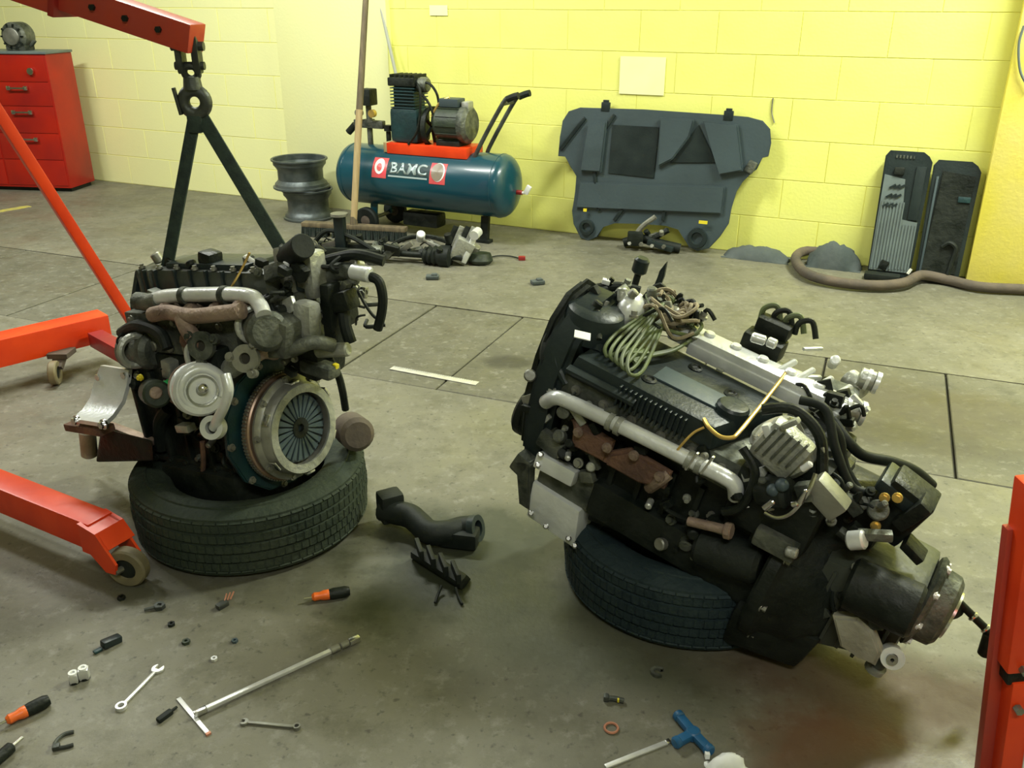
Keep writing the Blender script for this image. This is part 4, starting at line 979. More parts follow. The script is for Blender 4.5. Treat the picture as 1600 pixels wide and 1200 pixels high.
E.put(MB().ring((.308, 0, FZ), (1, 0, 0), .011, .028, .010, 28), 'release_hub', 'black', cc1)
# silver bracket on the left
byy = -.17
rows = [((-0.2586, -0.1300, 0.3884), (-0.1380, -0.1300, 0.3851)), ((-0.3004, -0.1400, 0.3309), (-0.1502, -0.1400, 0.3410)), ((-0.2985, -0.1650, 0.2941), (-0.1564, -0.1650, 0.2973)), ((-0.2927, -0.2050, 0.2698), (-0.1578, -0.2050, 0.2698)), ((-0.2663, -0.2600, 0.2665), (-0.1270, -0.2600, 0.2682))]
bt = MB(); up_n = Vector((.1, -.6, .7)).normalized(); g_ = []
for k, (l_, r_) in enumerate(rows):
    l_, r_ = Vector(l_), Vector(r_); dn = (Vector(rows[min(k + 1, 4)][0]) - Vector(rows[max(k - 1, 0)][0])).cross(r_ - l_).normalized() * .012
    g_.append([bt.bm.verts.new(p) for p in (l_, r_, r_ + dn, l_ + dn)])
for a_, b_ in zip(g_[:-1], g_[1:]):
    for i in range(4): bt.bm.faces.new((a_[i], a_[(i + 1) % 4], b_[(i + 1) % 4], b_[i]))
bt.bm.faces.new(g_[0][::-1]); bt.bm.faces.new(g_[-1])
br1 = E.put(bt, 'alternator_bracket', 'alu_bright', label='pale bare aluminium bracket')
for q in ((-0.2753, -0.1400, 0.3563), (-0.2543, -0.2550, 0.2716), (-0.1368, -0.2550, 0.2741), (-0.1571, -0.1400, 0.3722)): E.bolt(q, (0, -1, 0), .010, 'steel', .012, parent=br1)
E.put(MB().bar((-0.3275, -0.2300, 0.2411), (-0.1676, -0.2300, 0.2432), .05, .022, .005), 'bracket_foot', 'rust')
E.put(MB().bar((-0.3162, -0.1400, 0.2031), (-0.1462, -0.1200, 0.1600), .03, .02, .005), 'support_bar', 'palerust')
E.put(MB().hexa([(-0.3151, -0.2000, 0.1125), (-0.0480, -0.2000, 0.1548), (-0.2580, -0.0600, 0.0607), (-0.5869, -0.0400, -0.0002), (-0.2428, -0.2000, 0.2291), (-0.0300, -0.2000, 0.2176), (-0.2381, -0.0600, 0.1300), (-0.5060, -0.0400, 0.1303)], .008), 'ac_compressor', 'black')
E.cyl('filter_canister', 'paleiron', (-0.4489, -0.1200, 0.1623), (-0.4745, -0.1200, 0.0743), .024, ch=.004, label='small grey canister')
E.cyl('tensioner_pulley', 'pumpgreen', (-0.0343, -0.1600, 0.3411), (0.0417, -0.2000, 0.3565), .036, ch=.006)
E.cyl('tensioner_hub', 'palerust', (0.0144, -0.1900, 0.3571), (0.0450, -0.2050, 0.3623), .016, ch=.002)
E.box('plug', 'green', (0.0199, -0.1500, 0.3552), (.022, .03, .035), RY(.3), .006, label='bright green plastic plug')
E.bolt((-0.0258, -0.1900, 0.3925), (0, -1, 0), .006, 'yellow')
E.cyl('alternator', 'alu_dark', (-0.1806, -0.1000, 0.4254), (-0.0566, -0.1000, 0.4342), .050, ch=.012)
E.put(MB().torus((-0.0956, -0.1350, 0.4431), (1, -.3, 0), .040, .010, 24, 8), 'alternator_frame', 'alu')
E.tube('hose', 'rubber', [(-0.1877, -0.1000, 0.4767), (-0.0810, -0.1200, 0.5107), (0.0169, -0.1300, 0.4984), (0.0452, -0.1400, 0.4600)], .015, 10)
E.tube('hose', 'rubber', [(-0.0462, -0.1200, 0.2724), (-0.0792, -0.1300, 0.2348), (-0.1178, -0.1200, 0.1480)], .018, 10)
E.box('bracket', 'alu', (0.0139, -0.1200, 0.3977), (.035, .04, .05), RY(.2))
# right hand intake side
E.cyl('hose_mouth', 'rubber', (0.3556, 0.0300, 0.6645), (0.4481, -0.0000, 0.7008), .028, .031, ch=.002)
E.box('thermostat_housing', 'alu', (0.3530, 0.0400, 0.6328), (.05, .07, .12), RY(.1), .012)
E.box('egr_valve', 'alu', (0.4197, 0.0500, 0.6188), (.035, .06, .12), RY(.1), .014)
E.cyl('egr_motor', 'grey_plastic', (0.3881, 0.0500, 0.6635), (0.3710, 0.0500, 0.5780), .026, ch=.006)
E.cyl('sensor', 'white', (0.3838, -0.0000, 0.6625), (0.3723, -0.0000, 0.6351), .008)
E.cyl('water_pump', 'alu_dark', (0.3049, -0.0600, 0.5070), (0.4039, -0.1200, 0.5216), .050, ch=.012)
E.put(MB().torus((0.3428, -0.1000, 0.5279), (.8, -.5, .1), .042, .009, 24, 8), 'pump_gasket', 'alu')
E.box('casting', 'alu_dark', (0.3811, -0.0600, 0.4982), (.10, .08, .10), RY(.3), .02)
E.box('casting', 'alu', (0.4344, -0.0200, 0.5216), (.06, .05, .10), RY(.2), .02)
E.tube('coolant_pipe', 'alu_dark', [(0.3252, -0.1000, 0.4663), (0.3902, -0.0800, 0.4592), (0.4615, -0.0400, 0.4723), (0.4836, -0.0000, 0.4525)], .018, 12)
E.cyl('fitting', 'alu', (0.4269, -0.0000, 0.4352), (0.5149, 0.0200, 0.4381), .018, ch=.004)
E.cyl('fitting', 'alu_bright', (0.4965, 0.1000, 0.6145), (0.5559, 0.1000, 0.6062), .020, ch=.004)
E.tube('intake_pipe', 'alu_dark', [(0.4031, 0.0800, 0.5910), (0.4436, 0.1000, 0.6117), (0.5035, 0.1100, 0.6089)], .024, 12)
E.tube('hose', 'rubber', [(0.5512, 0.1000, 0.6029), (0.5768, 0.1000, 0.5907), (0.5808, 0.1000, 0.5505), (0.5685, 0.1000, 0.5091), (0.5482, 0.1000, 0.4680)], .0125, 10, label='black hose hanging down on the right')
E.tube('wire', 'black', [(0.5063, 0.1000, 0.5641), (0.5201, 0.1000, 0.5317), (0.5391, 0.1000, 0.5043), (0.5570, 0.1000, 0.4919)], .004, 6)
E.box('bracket', 'black', (0.4551, 0.0500, 0.5183), (.03, .05, .16), RY(.1), .008)
E.box('bracket', 'black', (0.4850, 0.0600, 0.5497), (.07, .05, .05), RY(-.2), .008)
E.tube('hose', 'rubber', [(0.3958, 0.1000, 0.6354), (0.4444, 0.1200, 0.6445), (0.5085, 0.1200, 0.6519), (0.5695, 0.1400, 0.6320)], .014, 10)
E.tube('hose', 'rubber', [(0.4422, 0.0800, 0.5756), (0.4813, 0.0600, 0.5331), (0.4899, 0.0500, 0.4869), (0.4975, 0.0500, 0.4455)], .016, 10)
E.tube('wiring_loom', 'black', [(0.4067, 0.0600, 0.3929), (0.4061, 0.0800, 0.3416), (0.4019, 0.0900, 0.2926), (0.3912, 0.1000, 0.2324)], .010, 8)
E.box('connector', 'yellow', (0.4386, 0.0400, 0.3710), (.014, .014, .035), RY(.3), .003, label='yellow cable connector')
E.cyl('oil_filter', 'hose_brown', (0.2566, 0.2400, 0.1051), (0.3452, 0.1800, 0.1173), .050, ch=.012)
E.box('alternator_housing', 'alu_dark', (0.3966, 0.0300, 0.3763), (.10, .05, .035), RY(.2), .01)
rr = random.Random(21)
def greeble(E, boxes, n, rr, dirn=(0, -1, .2), mats=('dullsteel', 'alu', 'black', 'alu_dark'), sc=1.0):
    for _ in range(n):
        lo, hi = rr.choice(boxes); p = Vector([rr.uniform(a, b) for a, b in zip(lo, hi)])
        k = rr.random(); m = rr.choice(mats)
        d = Vector((rr.uniform(-.5, .5), dirn[1] + rr.uniform(-.3, .3), dirn[2] + rr.uniform(-.4, .4))).normalized()
        if k < .30: E.bolt(p, d, rr.uniform(.005, .009) * sc, m, .012)
        elif k < .5: E.cyl('fitting', m, p, p + d * rr.uniform(.015, .04) * sc, rr.uniform(.007, .016) * sc, n=14)
        elif k < .68: E.box('bracket', m, p, (rr.uniform(.02, .06) * sc, rr.uniform(.01, .03) * sc, rr.uniform(.015, .04) * sc), RY(rr.uniform(-1, 1)) @ RX(rr.uniform(-.5, .5)), .003)
        elif k < .84:
            q = p + Vector((rr.uniform(-.08, .08), rr.uniform(-.01, .02), rr.uniform(-.06, .06)))
            E.tube('wire', rr.choice(('black', 'black', 'rubber')), [p, (p + q) / 2 + d * .03, q], rr.uniform(.003, .006), 6, 5)
        else: E.box('connector', 'black', p, (.03 * sc, .02 * sc, .018 * sc), RY(rr.uniform(-1, 1)), .003)
greeble(E, [((-.15, -.125, .30), (.0, -.11, .44)), ((.0, -.125, .14), (.2, -.115, .35))], 26, rr)
greeble(E, [((.28, -.06, .42), (.42, .10, .66))], 46, rr)
greeble(E, [((.36, .05, .46), (.50, .16, .68))], 26, rr)
greeble(E, [((-.10, -.03, .645), (.32, .10, .652))], 5, rr, (0, 0, 1), mats=('black', 'dullsteel'))
greeble(E, [((.30, -.03, .36), (.38, .10, .44))], 14, rr)
E.span('intake_manifold', 'black', (.0, .12, .44), (.40, .22, .60), .03)
E.box('cylinder_head_end', 'alu_dark', (.32, .03, .50), (.12, .14, .16), None, .015)
E.box('mounting_bracket', 'black', (.34, .08, .40), (.12, .12, .10), RY(.3), .015)
# ---------------------------------------------------------------- right engine with gearbox
eng2 = thing('car_engine', 'complete car engine with black plastic cover and gearbox, leaning on the right hand tyre', 'engine', [0.3509, 1.9139, 0.1621], mat3=[[0.80441, 0.55919, 0.20056], [-0.54258, 0.82904, -0.13528], [-0.24192, 0.0, 0.9703]])
E = Eng(eng2)
E.span('engine_block', 'black', (-.27, -.12, .12), (.34, .13, .31), .012)
E.span('crankcase', 'black', (-.13, -.15, .06), (.33, .12, .16), .012)
E.span('oil_pan_lower', 'black', (-.10, -.085, -.05), (.17, .19, .10), .02)
for k in range(6): E.box('block_rib', 'black', (-.10 + k * .07, -.125, .20), (.014, .02, .16), bevel=.004)
E.span('cylinder_head', 'alu_dark', (-.28, -.145, .31), (.26, .16, .385), .008)
for k in range(7): E.bolt((-.24 + k * .075, -.148, .36), (0, -1, 0), .008)
# aluminium front sump
sp = E.put(MB().hexa([(-.275, -.155, -.040), (-.125, -.155, -.050), (-.125, .10, -.050), (-.275, .10, -.040), (-.285, -.150, .065), (-.14, -.155, .060), (-.14, .10, .065), (-.285, .10, .065)], .008), 'oil_sump', 'alu_bright', label='bright aluminium sump casting')
E.put(MB().bar((-0.2852, -0.1550, 0.1393), (-0.1735, -0.1550, 0.1438), .04, .032, .006, up=(0, -1, .2)), 'sump_flange', 'alu_bright')
E.span('oil_sump_upper', 'alu_dark', (-.28, -.14, .06), (-.13, .10, .15), .008)
for q in ((-0.2557, -0.1650, -0.0150), (-0.2076, -0.1650, -0.0256), (-0.1413, -0.1650, -0.0213), (-0.1199, -0.1650, -0.0299), (-0.2719, -0.1650, 0.1285), (-0.2725, -0.1650, 0.1596)):
    E.cyl('sump_bolt', 'steel', q, Vector(q) + Vector((.004, -.016, .014)), .0075, n=10)
E.box('corner_bracket', 'alu_dark', (-0.3245, -0.1300, 0.0913), (.05, .06, .06), RY(.3), .01)
E.put(MB().prism((0, -.13, 0), (1, 0, 0), (0, 0, 1), [(p[0], p[2]) for p in ((-0.3411, -0.1300, 0.1017), (-0.2999, -0.1300, 0.1181), (-0.2704, -0.1300, -0.0170), (-0.3011, -0.1300, -0.0153))], .03, .004), 'front_plate', 'alu_dark')
E.put(MB().hexa([(-.13, -.12, .02), (.16, -.10, .065), (.16, .10, .065), (-.13, .10, .02), (-.13, -.13, .14), (.16, -.13, .12), (.16, .12, .12), (-.13, .12, .14)], .01), 'oil_pan', 'black')
# plastic cover on top
cvz = .44
cv = E.put(MB().hexa([(-.275, -.150, .385), (.10, -.155, .385), (.18, .10, .385), (-.27, .12, .385), (-.265, -.140, cvz), (.09, -.145, cvz), (.165, .10, cvz), (-.26, .115, cvz)], .012), 'engine_cover', 'plastic', label='black plastic engine cover')
for k in range(14): E.box('cover_rib', 'plastic', (-.135 + k * .0125, -.152, .405), (.005, .016, .05), bevel=.0015, parent=cv)
E.box('cover_lip', 'plastic', (-.18, -.158, .41), (.18, .02, .012), RX(.3), .003, parent=cv)
for (x_, y_) in ((-.22, .0), (-.05, .06), (.06, .02), (-.10, -.09)):
    E.put(MB().lathe((x_, y_, cvz - .002), (0, 0, 1), [(.012, 0), (.018, .004), (.012, .007), (.008, .003), (0, .003)], 20), 'cover_grommet', 'black', cv)
E.box('cover_badge', 'grey_plastic', (-.02, -.04, cvz + .002), (.16, .07, .006), None, .002, parent=cv)
E.box('clip', 'alu', (-0.0028, 0.0947, 0.4460), (.018, .010, .006), None, .002, parent=cv)
cap = E.put(MB().lathe(Vector((0.0889, -0.0488, 0.4300)), (0, 0, 1), [(0, .028), (.020, .030), (.032, .028), (.037, .022), (.038, -.03), (0, -.03)], 32), 'oil_filler_cap', 'plastic')
E.put(MB().torus(Vector((0.0629, -0.0975, 0.4250)), (.2, -.2, 1), .022, .008, 20, 8), 'filler_collar', 'alu')
# timing covers
tcs = [(-.12, .10), (.12, .12), (.15, .30), (.16, .44), (.12, .50), (.04, .535), (-.05, .52), (-.12, .46), (-.155, .36), (-.15, .22)]
E.put(MB().prism((-.28, 0, 0), (0, 1, 0), (0, 0, 1), tcs, -.075, .014), 'timing_cover', 'plastic', label='black plastic timing belt cover')
E.put(MB().prism((-.352, 0, .02), (0, 1, 0), (0, 0, 1), [(a * .8, b * .98) for a, b in tcs], -.03, .012), 'timing_cover_front', 'black')
E.put(MB().lathe((-.30, -.02, .44), (0, 0, 1), [(0, .075), (.055, .075), (.068, .066), (.075, .04), (.075, 0)], 32), 'pump_cover', 'plastic')
E.box('sticker', 'white', (-0.2452, -0.1844, 0.5170), (.036, .034, .002), RZ(.5), 0, label='small white sticker')
E.tube('belt_guard', 'rubber', [(-0.2957, -0.1300, 0.3415), (-0.3499, -0.1200, 0.3818), (-0.3698, -0.0800, 0.4291), (-0.3653, -0.0200, 0.4650), (-0.3626, 0.0400, 0.4925), (-0.3271, 0.0800, 0.5146)], .014, 10)
E.tube('hose', 'plastic', [(-0.2707, -0.1400, 0.3587), (-0.3193, -0.1300, 0.4008), (-0.3290, -0.1000, 0.4467), (-0.3192, -0.0600, 0.4850), (-0.2937, -0.0200, 0.5017), (-0.2599, -0.0400, 0.4686), (-0.2453, -0.0800, 0.4372)], .011, 10)
E.tube('hose', 'alu_dark', [(-0.3008, -0.0300, 0.5151), (-0.2725, -0.0500, 0.5003), (-0.2481, -0.0800, 0.4704)], .007, 8)
E.tube('hose', 'rubber', [(-0.3779, 0.0400, 0.4802), (-0.3615, 0.0800, 0.5047), (-0.3225, 0.1200, 0.5179), (-0.2700, 0.1400, 0.5231)], .013, 10)
E.cyl('crank_pulley', 'black', (-.385, -.02, .16), (-.42, -.02, .16), .07, ch=.008)
E.cyl('tensioner', 'alu_dark', (-0.3441, -0.0800, 0.2200), (-0.3516, -0.1000, 0.2245), .030, ch=.006)
E.box('mount_bracket', 'alu', (-0.3096, -0.1300, 0.2415), (.035, .04, .05), RY(.5), .008)
E.box('mount_bracket', 'alu_dark', (-0.2669, -0.1300, 0.1888), (.07, .05, .05), RY(.2), .01)
# things above the front end
E.put(MB().ball((-0.2479, 0.0602, 0.5000), .048, (1, 0, .1), .7), 'vacuum_reservoir', 'alu_bright', label='bright domed aluminium canister')
E.cyl('canister_body', 'alu', Vector((-0.2795, 0.1431, 0.4600)), Vector((-0.2479, 0.0602, 0.5000)), .045)
kp = Vector((-0.3267, 0.2400, 0.5438)); E.cyl('sensor_head', 'plastic', kp - Vector((0, 0, .022)), kp + Vector((0, 0, .022)), .020, ch=.006); E.cyl('sensor_stem', 'black', kp - Vector((0, 0, .08)), kp - Vector((0, 0, .02)), .009)
E.put(MB().prism((0, .24, 0), (1, 0, 0), (0, 0, 1), [(p[0], p[2]) for p in ((-0.2891, 0.2400, 0.4920), (-0.2702, 0.2400, 0.5041), (-0.2700, 0.2400, 0.5553), (-0.2594, 0.2400, 0.5849), (-0.2544, 0.2400, 0.5475), (-0.2577, 0.2400, 0.5004))], .012, .002), 'bracket_fin', 'plastic')
rr = random.Random(33)
cx = Vector((-0.1738, 0.1256, 0.5000))
for k in range(16):   # tangle of dusty cables
    pts = []; a = rr.uniform(0, 6.28); r0 = rr.uniform(.025, .065)
    for j in range(6):
        pts.append(cx + Vector((math.cos(a) * r0 * 1.2, math.sin(a) * r0, rr.uniform(-.02, .05)))); a += rr.uniform(.5, 1.1); r0 *= rr.uniform(.85, 1.15)
    E.tube('wire', ('tanwire', 'tanwire', 'olivewire', 'black')[k % 4], pts, rr.uniform(.003, .006), 6, 5)
E.put(MB().ball(cx + Vector((.0, 0, .0)), .045, (0, 0, 1), .6), 'harness_wrap', 'tanwire')
for k in range(9):    # olive loops hanging on the cover
    u0 = k * .012
    p0 = Vector((-0.2260, -0.0556, 0.4900)); p1 = Vector((-0.1004, 0.1262, 0.4900)); m_ = Vector((-0.2067, -0.1156, 0.4520))
    if k < 5:
        pts = [cx + Vector((-.02, -.01, .03)), Vector((-0.2242, -0.0111, 0.4900)) + Vector((u0, 0, 0)), Vector((-0.2234, -0.0832, 0.4750)) + Vector((u0 * 1.4, -u0 * .5, 0)), Vector((-0.2152, -0.1023, 0.4550)) + Vector((u0 * 1.8, -u0 * .8, .004)), Vector((-0.1981, -0.0821, 0.4580)) + Vector((u0 * 1.6, 0, 0)), cx + Vector((.0, -.02, .01))]
    else:
        pts = [cx + Vector((.03, -.01, .02)), Vector((-0.0992, 0.1312, 0.4800)) + Vector((0, -.0, u0 * .1)), Vector((-0.1084, 0.0683, 0.4650)) + Vector((0, -.006 * (k - 5), 0)), Vector((-0.1379, -0.0087, 0.4600)) + Vector((0, -.007 * (k - 5), 0)), Vector((-0.1658, -0.0672, 0.4550)) + Vector((.006 * k - .03, -.004 * (k - 5), 0))]
    E.tube('cable', 'olivewire', pts, .0045, 8, 6)
E.box('connector', 'olivewire', (-0.1600, -0.0403, 0.4620), (.05, .022, .016), RZ(.9), .004)
E.box('connector', 'white', (-0.3444, 0.0925, 0.5300), (.02, .016, .012), RZ(.4), .002)
# aluminium rail along the back
E.put(MB().bar((-.16, .145, .47), (.30, .14, .47), .066, .040, .010), 'intake_rail', 'alu_bright')
E.put(MB().bar((-.10, .115, .455), (.28, .11, .455), .02, .03, .005), 'fuel_rail', 'alu_bright')
for k in range(6):
    E.cyl('rail_boss', 'alu_bright', (-.07 + k * .07, .15, .48), (-.07 + k * .07, .15, .498), .014, ch=.003)
for k in range(4):
    E.cyl('injector_pipe', 'alu_bright', (.10 + k * .045, .12, .47), (.135 + k * .045, .19, .505), .0075, n=12)
ij = Vector((0.0494, 0.2181, 0.5350))
E.put(MB().bar(ij + Vector((-.045, .03, .0)), ij + Vector((.04, .03, .0)), .05, .04, .01), 'solenoid_block', 'black')
E.box('solenoid_bracket', 'black', ij + Vector((-.005, .0, -.04)), (.10, .06, .05), None, .008)
E.cyl('solenoid', 'alu_bright', (0.0316, 0.1204, 0.5450), (0.0633, 0.1304, 0.5450), .012, ch=.003)
E.cyl('solenoid', 'alu_bright', (0.0664, 0.1349, 0.5450), (0.0884, 0.1361, 0.5450), .012, ch=.003)
for k in range(4):
    q = ij + Vector((-.045 + k * .03, .045, .03)); E.tube('wire', 'black' if k % 2 else 'olivewire', [q - Vector((0, 0, .03)), q, q + Vector((.025, .01, .012)), q + Vector((.05, 0, -.02))], .007, 8)
# throttle body, bright
for (a, b, r) in (((0.2542, 0.1340, 0.4700), (0.3120, 0.1543, 0.4700), .026), ((0.2677, 0.2710, 0.5000), (0.3035, 0.2773, 0.5000), .024)):
    a = Vector(a); b = Vector(b)
    E.cyl('throttle_body', 'alu', a, b, r, ch=.003)
    E.put(MB().ring(b, b - a, r * .75, r * 1.12, .010, 28), 'throttle_rim', 'alu_bright')
    E.put(MB().ring(a + (b - a) * .45, b - a, r * .9, r * 1.1, .008, 28), 'throttle_rim', 'alu_bright')
E.cyl('throttle_body', 'alu', (0.2452, 0.2995, 0.4700), (0.2888, 0.2742, 0.4700), .028, ch=.003)
E.box('throttle_housing', 'alu_dark', (0.2490, 0.2047, 0.4500), (.09, .08, .07), RZ(.2), .012)
E.box('bracket', 'alu_bright', (0.1439, 0.2845, 0.5100), (.06, .008, .008), RZ(1.0), .002)
E.box('bracket', 'alu_bright', (0.1662, 0.1775, 0.4800), (.10, .010, .012), RZ(.9), .002)
E.box('bracket', 'alu', (0.1409, 0.1927, 0.4700), (.10, .03, .02), RZ(.0), .004)
E.cyl('fitting', 'alu_bright', (0.2019, 0.2676, 0.5000), (0.2091, 0.2346, 0.5300), .012)
# long silver pipe on the near side
E.tube('coolant_pipe', 'alu_bright', [(-0.3050, -0.1500, 0.2937), (-0.2776, -0.1700, 0.3277), (-0.2440, -0.1750, 0.3407), (-0.1334, -0.1750, 0.3482), (-0.0193, -0.1750, 0.3534), (0.0821, -0.1750, 0.3573), (0.1496, -0.1750, 0.3602), (0.1762, -0.1700, 0.3514), (0.1871, -0.1550, 0.3169)], .0175, 16)
for q in ((-0.1248, -0.1750, 0.3477), (-0.1030, -0.1750, 0.3477), (0.0716, -0.1750, 0.3563), (0.0956, -0.1750, 0.3585)):
    E.put(MB().ring(Vector(q) - Vector((.006, 0, 0)), (1, 0, 0), .017, .022, .012, 24), 'pipe_clamp', 'alu')
for q in ((0.0741, -0.1900, 0.3601), (0.1075, -0.1900, 0.3698)):
    E.put(MB().bar(Vector(q) - Vector((0, 0, .02)), Vector(q) + Vector((.012, -.0, .032)), .010, .006, .002), 'clamp_screw', 'steel')
E.bolt((-0.2974, -0.1500, 0.3270), (0, -1, 1), .008, 'alu')
# rusty heat shields
for (pts) in ([(-0.2114, -0.1600, 0.2687), (-0.1884, -0.1600, 0.3000), (-0.1085, -0.1600, 0.2946), (-0.1080, -0.1600, 0.2360), (-0.1959, -0.1600, 0.2329)], [(-0.1087, -0.1600, 0.2671), (-0.0678, -0.1600, 0.3002), (0.0405, -0.1600, 0.2963), (0.0391, -0.1600, 0.2517), (-0.0212, -0.1600, 0.2327), (-0.1070, -0.1600, 0.2328)]):
    E.put(MB().prism((0, -.145, 0), (1, 0, 0), (0, 0, 1), [(p[0], p[2]) for p in pts], .03, .008), 'heat_shield', 'rust', label='rusty exhaust heat shield')
for q in ((-0.1902, -0.1850, 0.2849), (-0.1125, -0.1850, 0.2861), (-0.0470, -0.1850, 0.3030), (0.0237, -0.1850, 0.2864)): E.bolt(q, (0, -1, 0), .008, 'palerust')
E.tube('manifold_runner', 'palerust', [(0.0020, -0.1500, 0.2231), (0.0231, -0.1700, 0.2655), (0.0348, -0.1600, 0.2892)], .014, 10)
E.tube('manifold_runner', 'rust', [(-0.2292, -0.1300, 0.2860), (-0.2023, -0.1600, 0.2867), (-0.1940, -0.1600, 0.2452)], .014, 10)
# brass tube
E.tube('dipstick_tube', 'brass', [(0.0369, -0.1850, 0.3527), (0.0451, -0.1800, 0.3861), (0.0571, -0.1700, 0.4188), (0.0712, -0.1600, 0.4357)], .003, 6)
E.tube('fuel_pipe', 'brass', [(0.0633, -0.1535, 0.4500), (0.0847, -0.1748, 0.4500), (0.1152, -0.1871, 0.4500), (0.1363, -0.1788, 0.4550), (0.1411, -0.1555, 0.4600), (0.1389, -0.0262, 0.4750), (0.1352, 0.0785, 0.4850), (0.1268, 0.2112, 0.4900)], .0045, 10, label='bent brass coloured pipe over the cover')
# alternator, brackets, fittings at the gearbox end
E.cyl('alternator', 'alu', (0.1871, -0.1000, 0.4788), (0.2640, -0.0900, 0.4014), .055, ch=.012)
E.put(MB().box((0.2310, -0.1400, 0.4652), (.10, .05, .10), RY(.3), .018), 'alternator_housing', 'alu')
for k in range(5): E.put(MB().box(Vector((0.2348, -0.1680, 0.4810)) + Vector((-.035 + k * .017, 0, 0)), (.005, .01, .07), RY(.3), .001), 'cooling_slot', 'alu_dark')
E.box('lug', 'alu_bright', (0.1944, -0.1600, 0.4989), (.028, .02, .016), RY(.9), .004)
E.box('lug', 'alu', (0.2293, -0.1600, 0.5344), (.04, .02, .012), RY(-.9), .004)
E.cyl('fitting', 'steel', (0.3122, -0.1900, 0.4006), (0.3136, -0.2000, 0.4400), .0075, .004, n=12)
E.cyl('fitting', 'steel', (0.2983, -0.1900, 0.3867), (0.3105, -0.1900, 0.3979), .007, n=12)
E.cyl('fitting', 'steel', (0.2533, -0.1900, 0.3458), (0.2660, -0.1900, 0.3762), .007, n=12)
E.cyl('fitting', 'white', (0.2859, -0.1700, 0.4575), (0.2983, -0.1700, 0.4811), .007, n=12)
E.tube('hydraulic_pipe', 'steel', [(0.2576, -0.1850, 0.3370), (0.2848, -0.1850, 0.3409), (0.3064, -0.1850, 0.3688), (0.3170, -0.1850, 0.4258), (0.3142, -0.1700, 0.4649)], .005, 8)
E.cyl('slave_cylinder', 'black', (0.2228, -0.1500, 0.3559), (0.2847, -0.1600, 0.3917), .036, ch=.008)
E.put(MB().ball((0.2666, -0.1850, 0.4140), .014), 'bleed_cap', 'grey_plastic'); E.put(MB().ball((0.2548, -0.1850, 0.3933), .014), 'bleed_cap', 'grey_plastic')
E.put(MB().bar((0.3122, -0.1500, 0.4369), (0.3875, -0.1500, 0.4014), .05, .05, .010, up=(0, -1, 0)), 'selector_bracket', 'dullsteel', label='broad pale grey bracket')
E.cyl('starter_motor', 'black', (0.1496, -0.1500, 0.1520), (0.2940, -0.1500, 0.1859), .045, ch=.01)
E.cyl('starter_rod', 'palerust', (0.1170, -0.1800, 0.2167), (0.2002, -0.1800, 0.2462), .011, ch=.002)
E.cyl('starter_nut', 'palerust', (0.1965, -0.1800, 0.2438), (0.2128, -0.1800, 0.2492), .019, n=8)
E.put(MB().bar((0.2552, -0.1700, 0.2699), (0.3486, -0.1700, 0.2726), .03, .045, .008), 'gearbox_flange', 'alu_dark')
E.cyl('fitting', 'alu', (0.3273, -0.1850, 0.2782), (0.3507, -0.1850, 0.2838), .012)
# bell housing and gearbox
E.put(MB().lathe((.30, .0, .12), (1, 0, 0), [(0, 0), (.195, 0), (.20, .006), (.20, .03), (.185, .045), (.165, .12), (.13, .16), (0, .16)], 40), 'bell_housing', 'black')
for k in range(10):
    a = 2 * PI * k / 10; E.bolt((.332, .188 * math.cos(a), .12 + .188 * math.sin(a)), (1, 0, 0), .008, 'dullsteel', .012)
for k in range(8):
    a = 2 * PI * k / 8 + .2
    E.put(MB().bar((.345, .178 * math.cos(a), .12 + .178 * math.sin(a)), (.45, .135 * math.cos(a), .12 + .135 * math.sin(a)), .010, .02, .002), 'bell_rib', 'black')
E.put(MB().hexa([(.40, -.12, .02), (.60, -.11, .10), (.60, .10, .10), (.40, .12, .02), (.40, -.13, .27), (.60, -.11, .28), (.60, .11, .28), (.40, .13, .27)], .02), 'gearbox_case', 'cover_grey')
for k in range(5): E.put(MB().bar((.43 + k * .035, -.126, .08), (.43 + k * .035, -.124, .25), .008, .014, .002), 'case_rib', 'cover_grey')
E.cyl('differential_housing', 'black', (0.4585, -0.1400, 0.2549), (0.5989, -0.1400, 0.2693), .056, .058, ch=.008, n=28)
E.put(MB().lathe((.60, .0, .21), (1, 0, 0), [(0, 0), (.10, 0), (.105, .006), (.10, .014), (.085, .02), (.082, .05), (.07, .06), (0, .062)], 32), 'gearbox_end_cover', 'alu_dark')
for k in range(8):
    a = 2 * PI * k / 8; E.bolt((.614, .092 * math.cos(a), .21 + .092 * math.sin(a)), (1, 0, 0), .007, 'alu_bright', parent=None)
E.put(MB().ring((.655, 0, .21), (1, 0, 0), .035, .055, .012, 28), 'seal_ring', 'steel')
# drive shaft stub
sA = Vector((0.6266, -0.0000, 0.2622)); sB = Vector((0.7443, 0.0000, 0.2160)); sM = sA + (sB - sA) * .5
E.cyl('output_flange', 'black', Vector((.655, 0, .21)), sA, .034, .030, ch=.004)
E.cyl('output_shaft', 'black', sA, sB, .0085)
E.cyl('output_boot', 'rubber', sA, sA + (sB - sA) * .28, .026, .012, ch=.003)
E.cyl('shaft_clip', 'steel', sA + (sB - sA) * .60, sA + (sB - sA) * .66, .012); E.cyl('shaft_clip', 'steel', sA + (sB - sA) * .86, sA + (sB - sA) * .92, .012)
E.cyl('shaft_end', 'black', sB, sB + Vector((.012, 0, -.055)), .014, ch=.003)
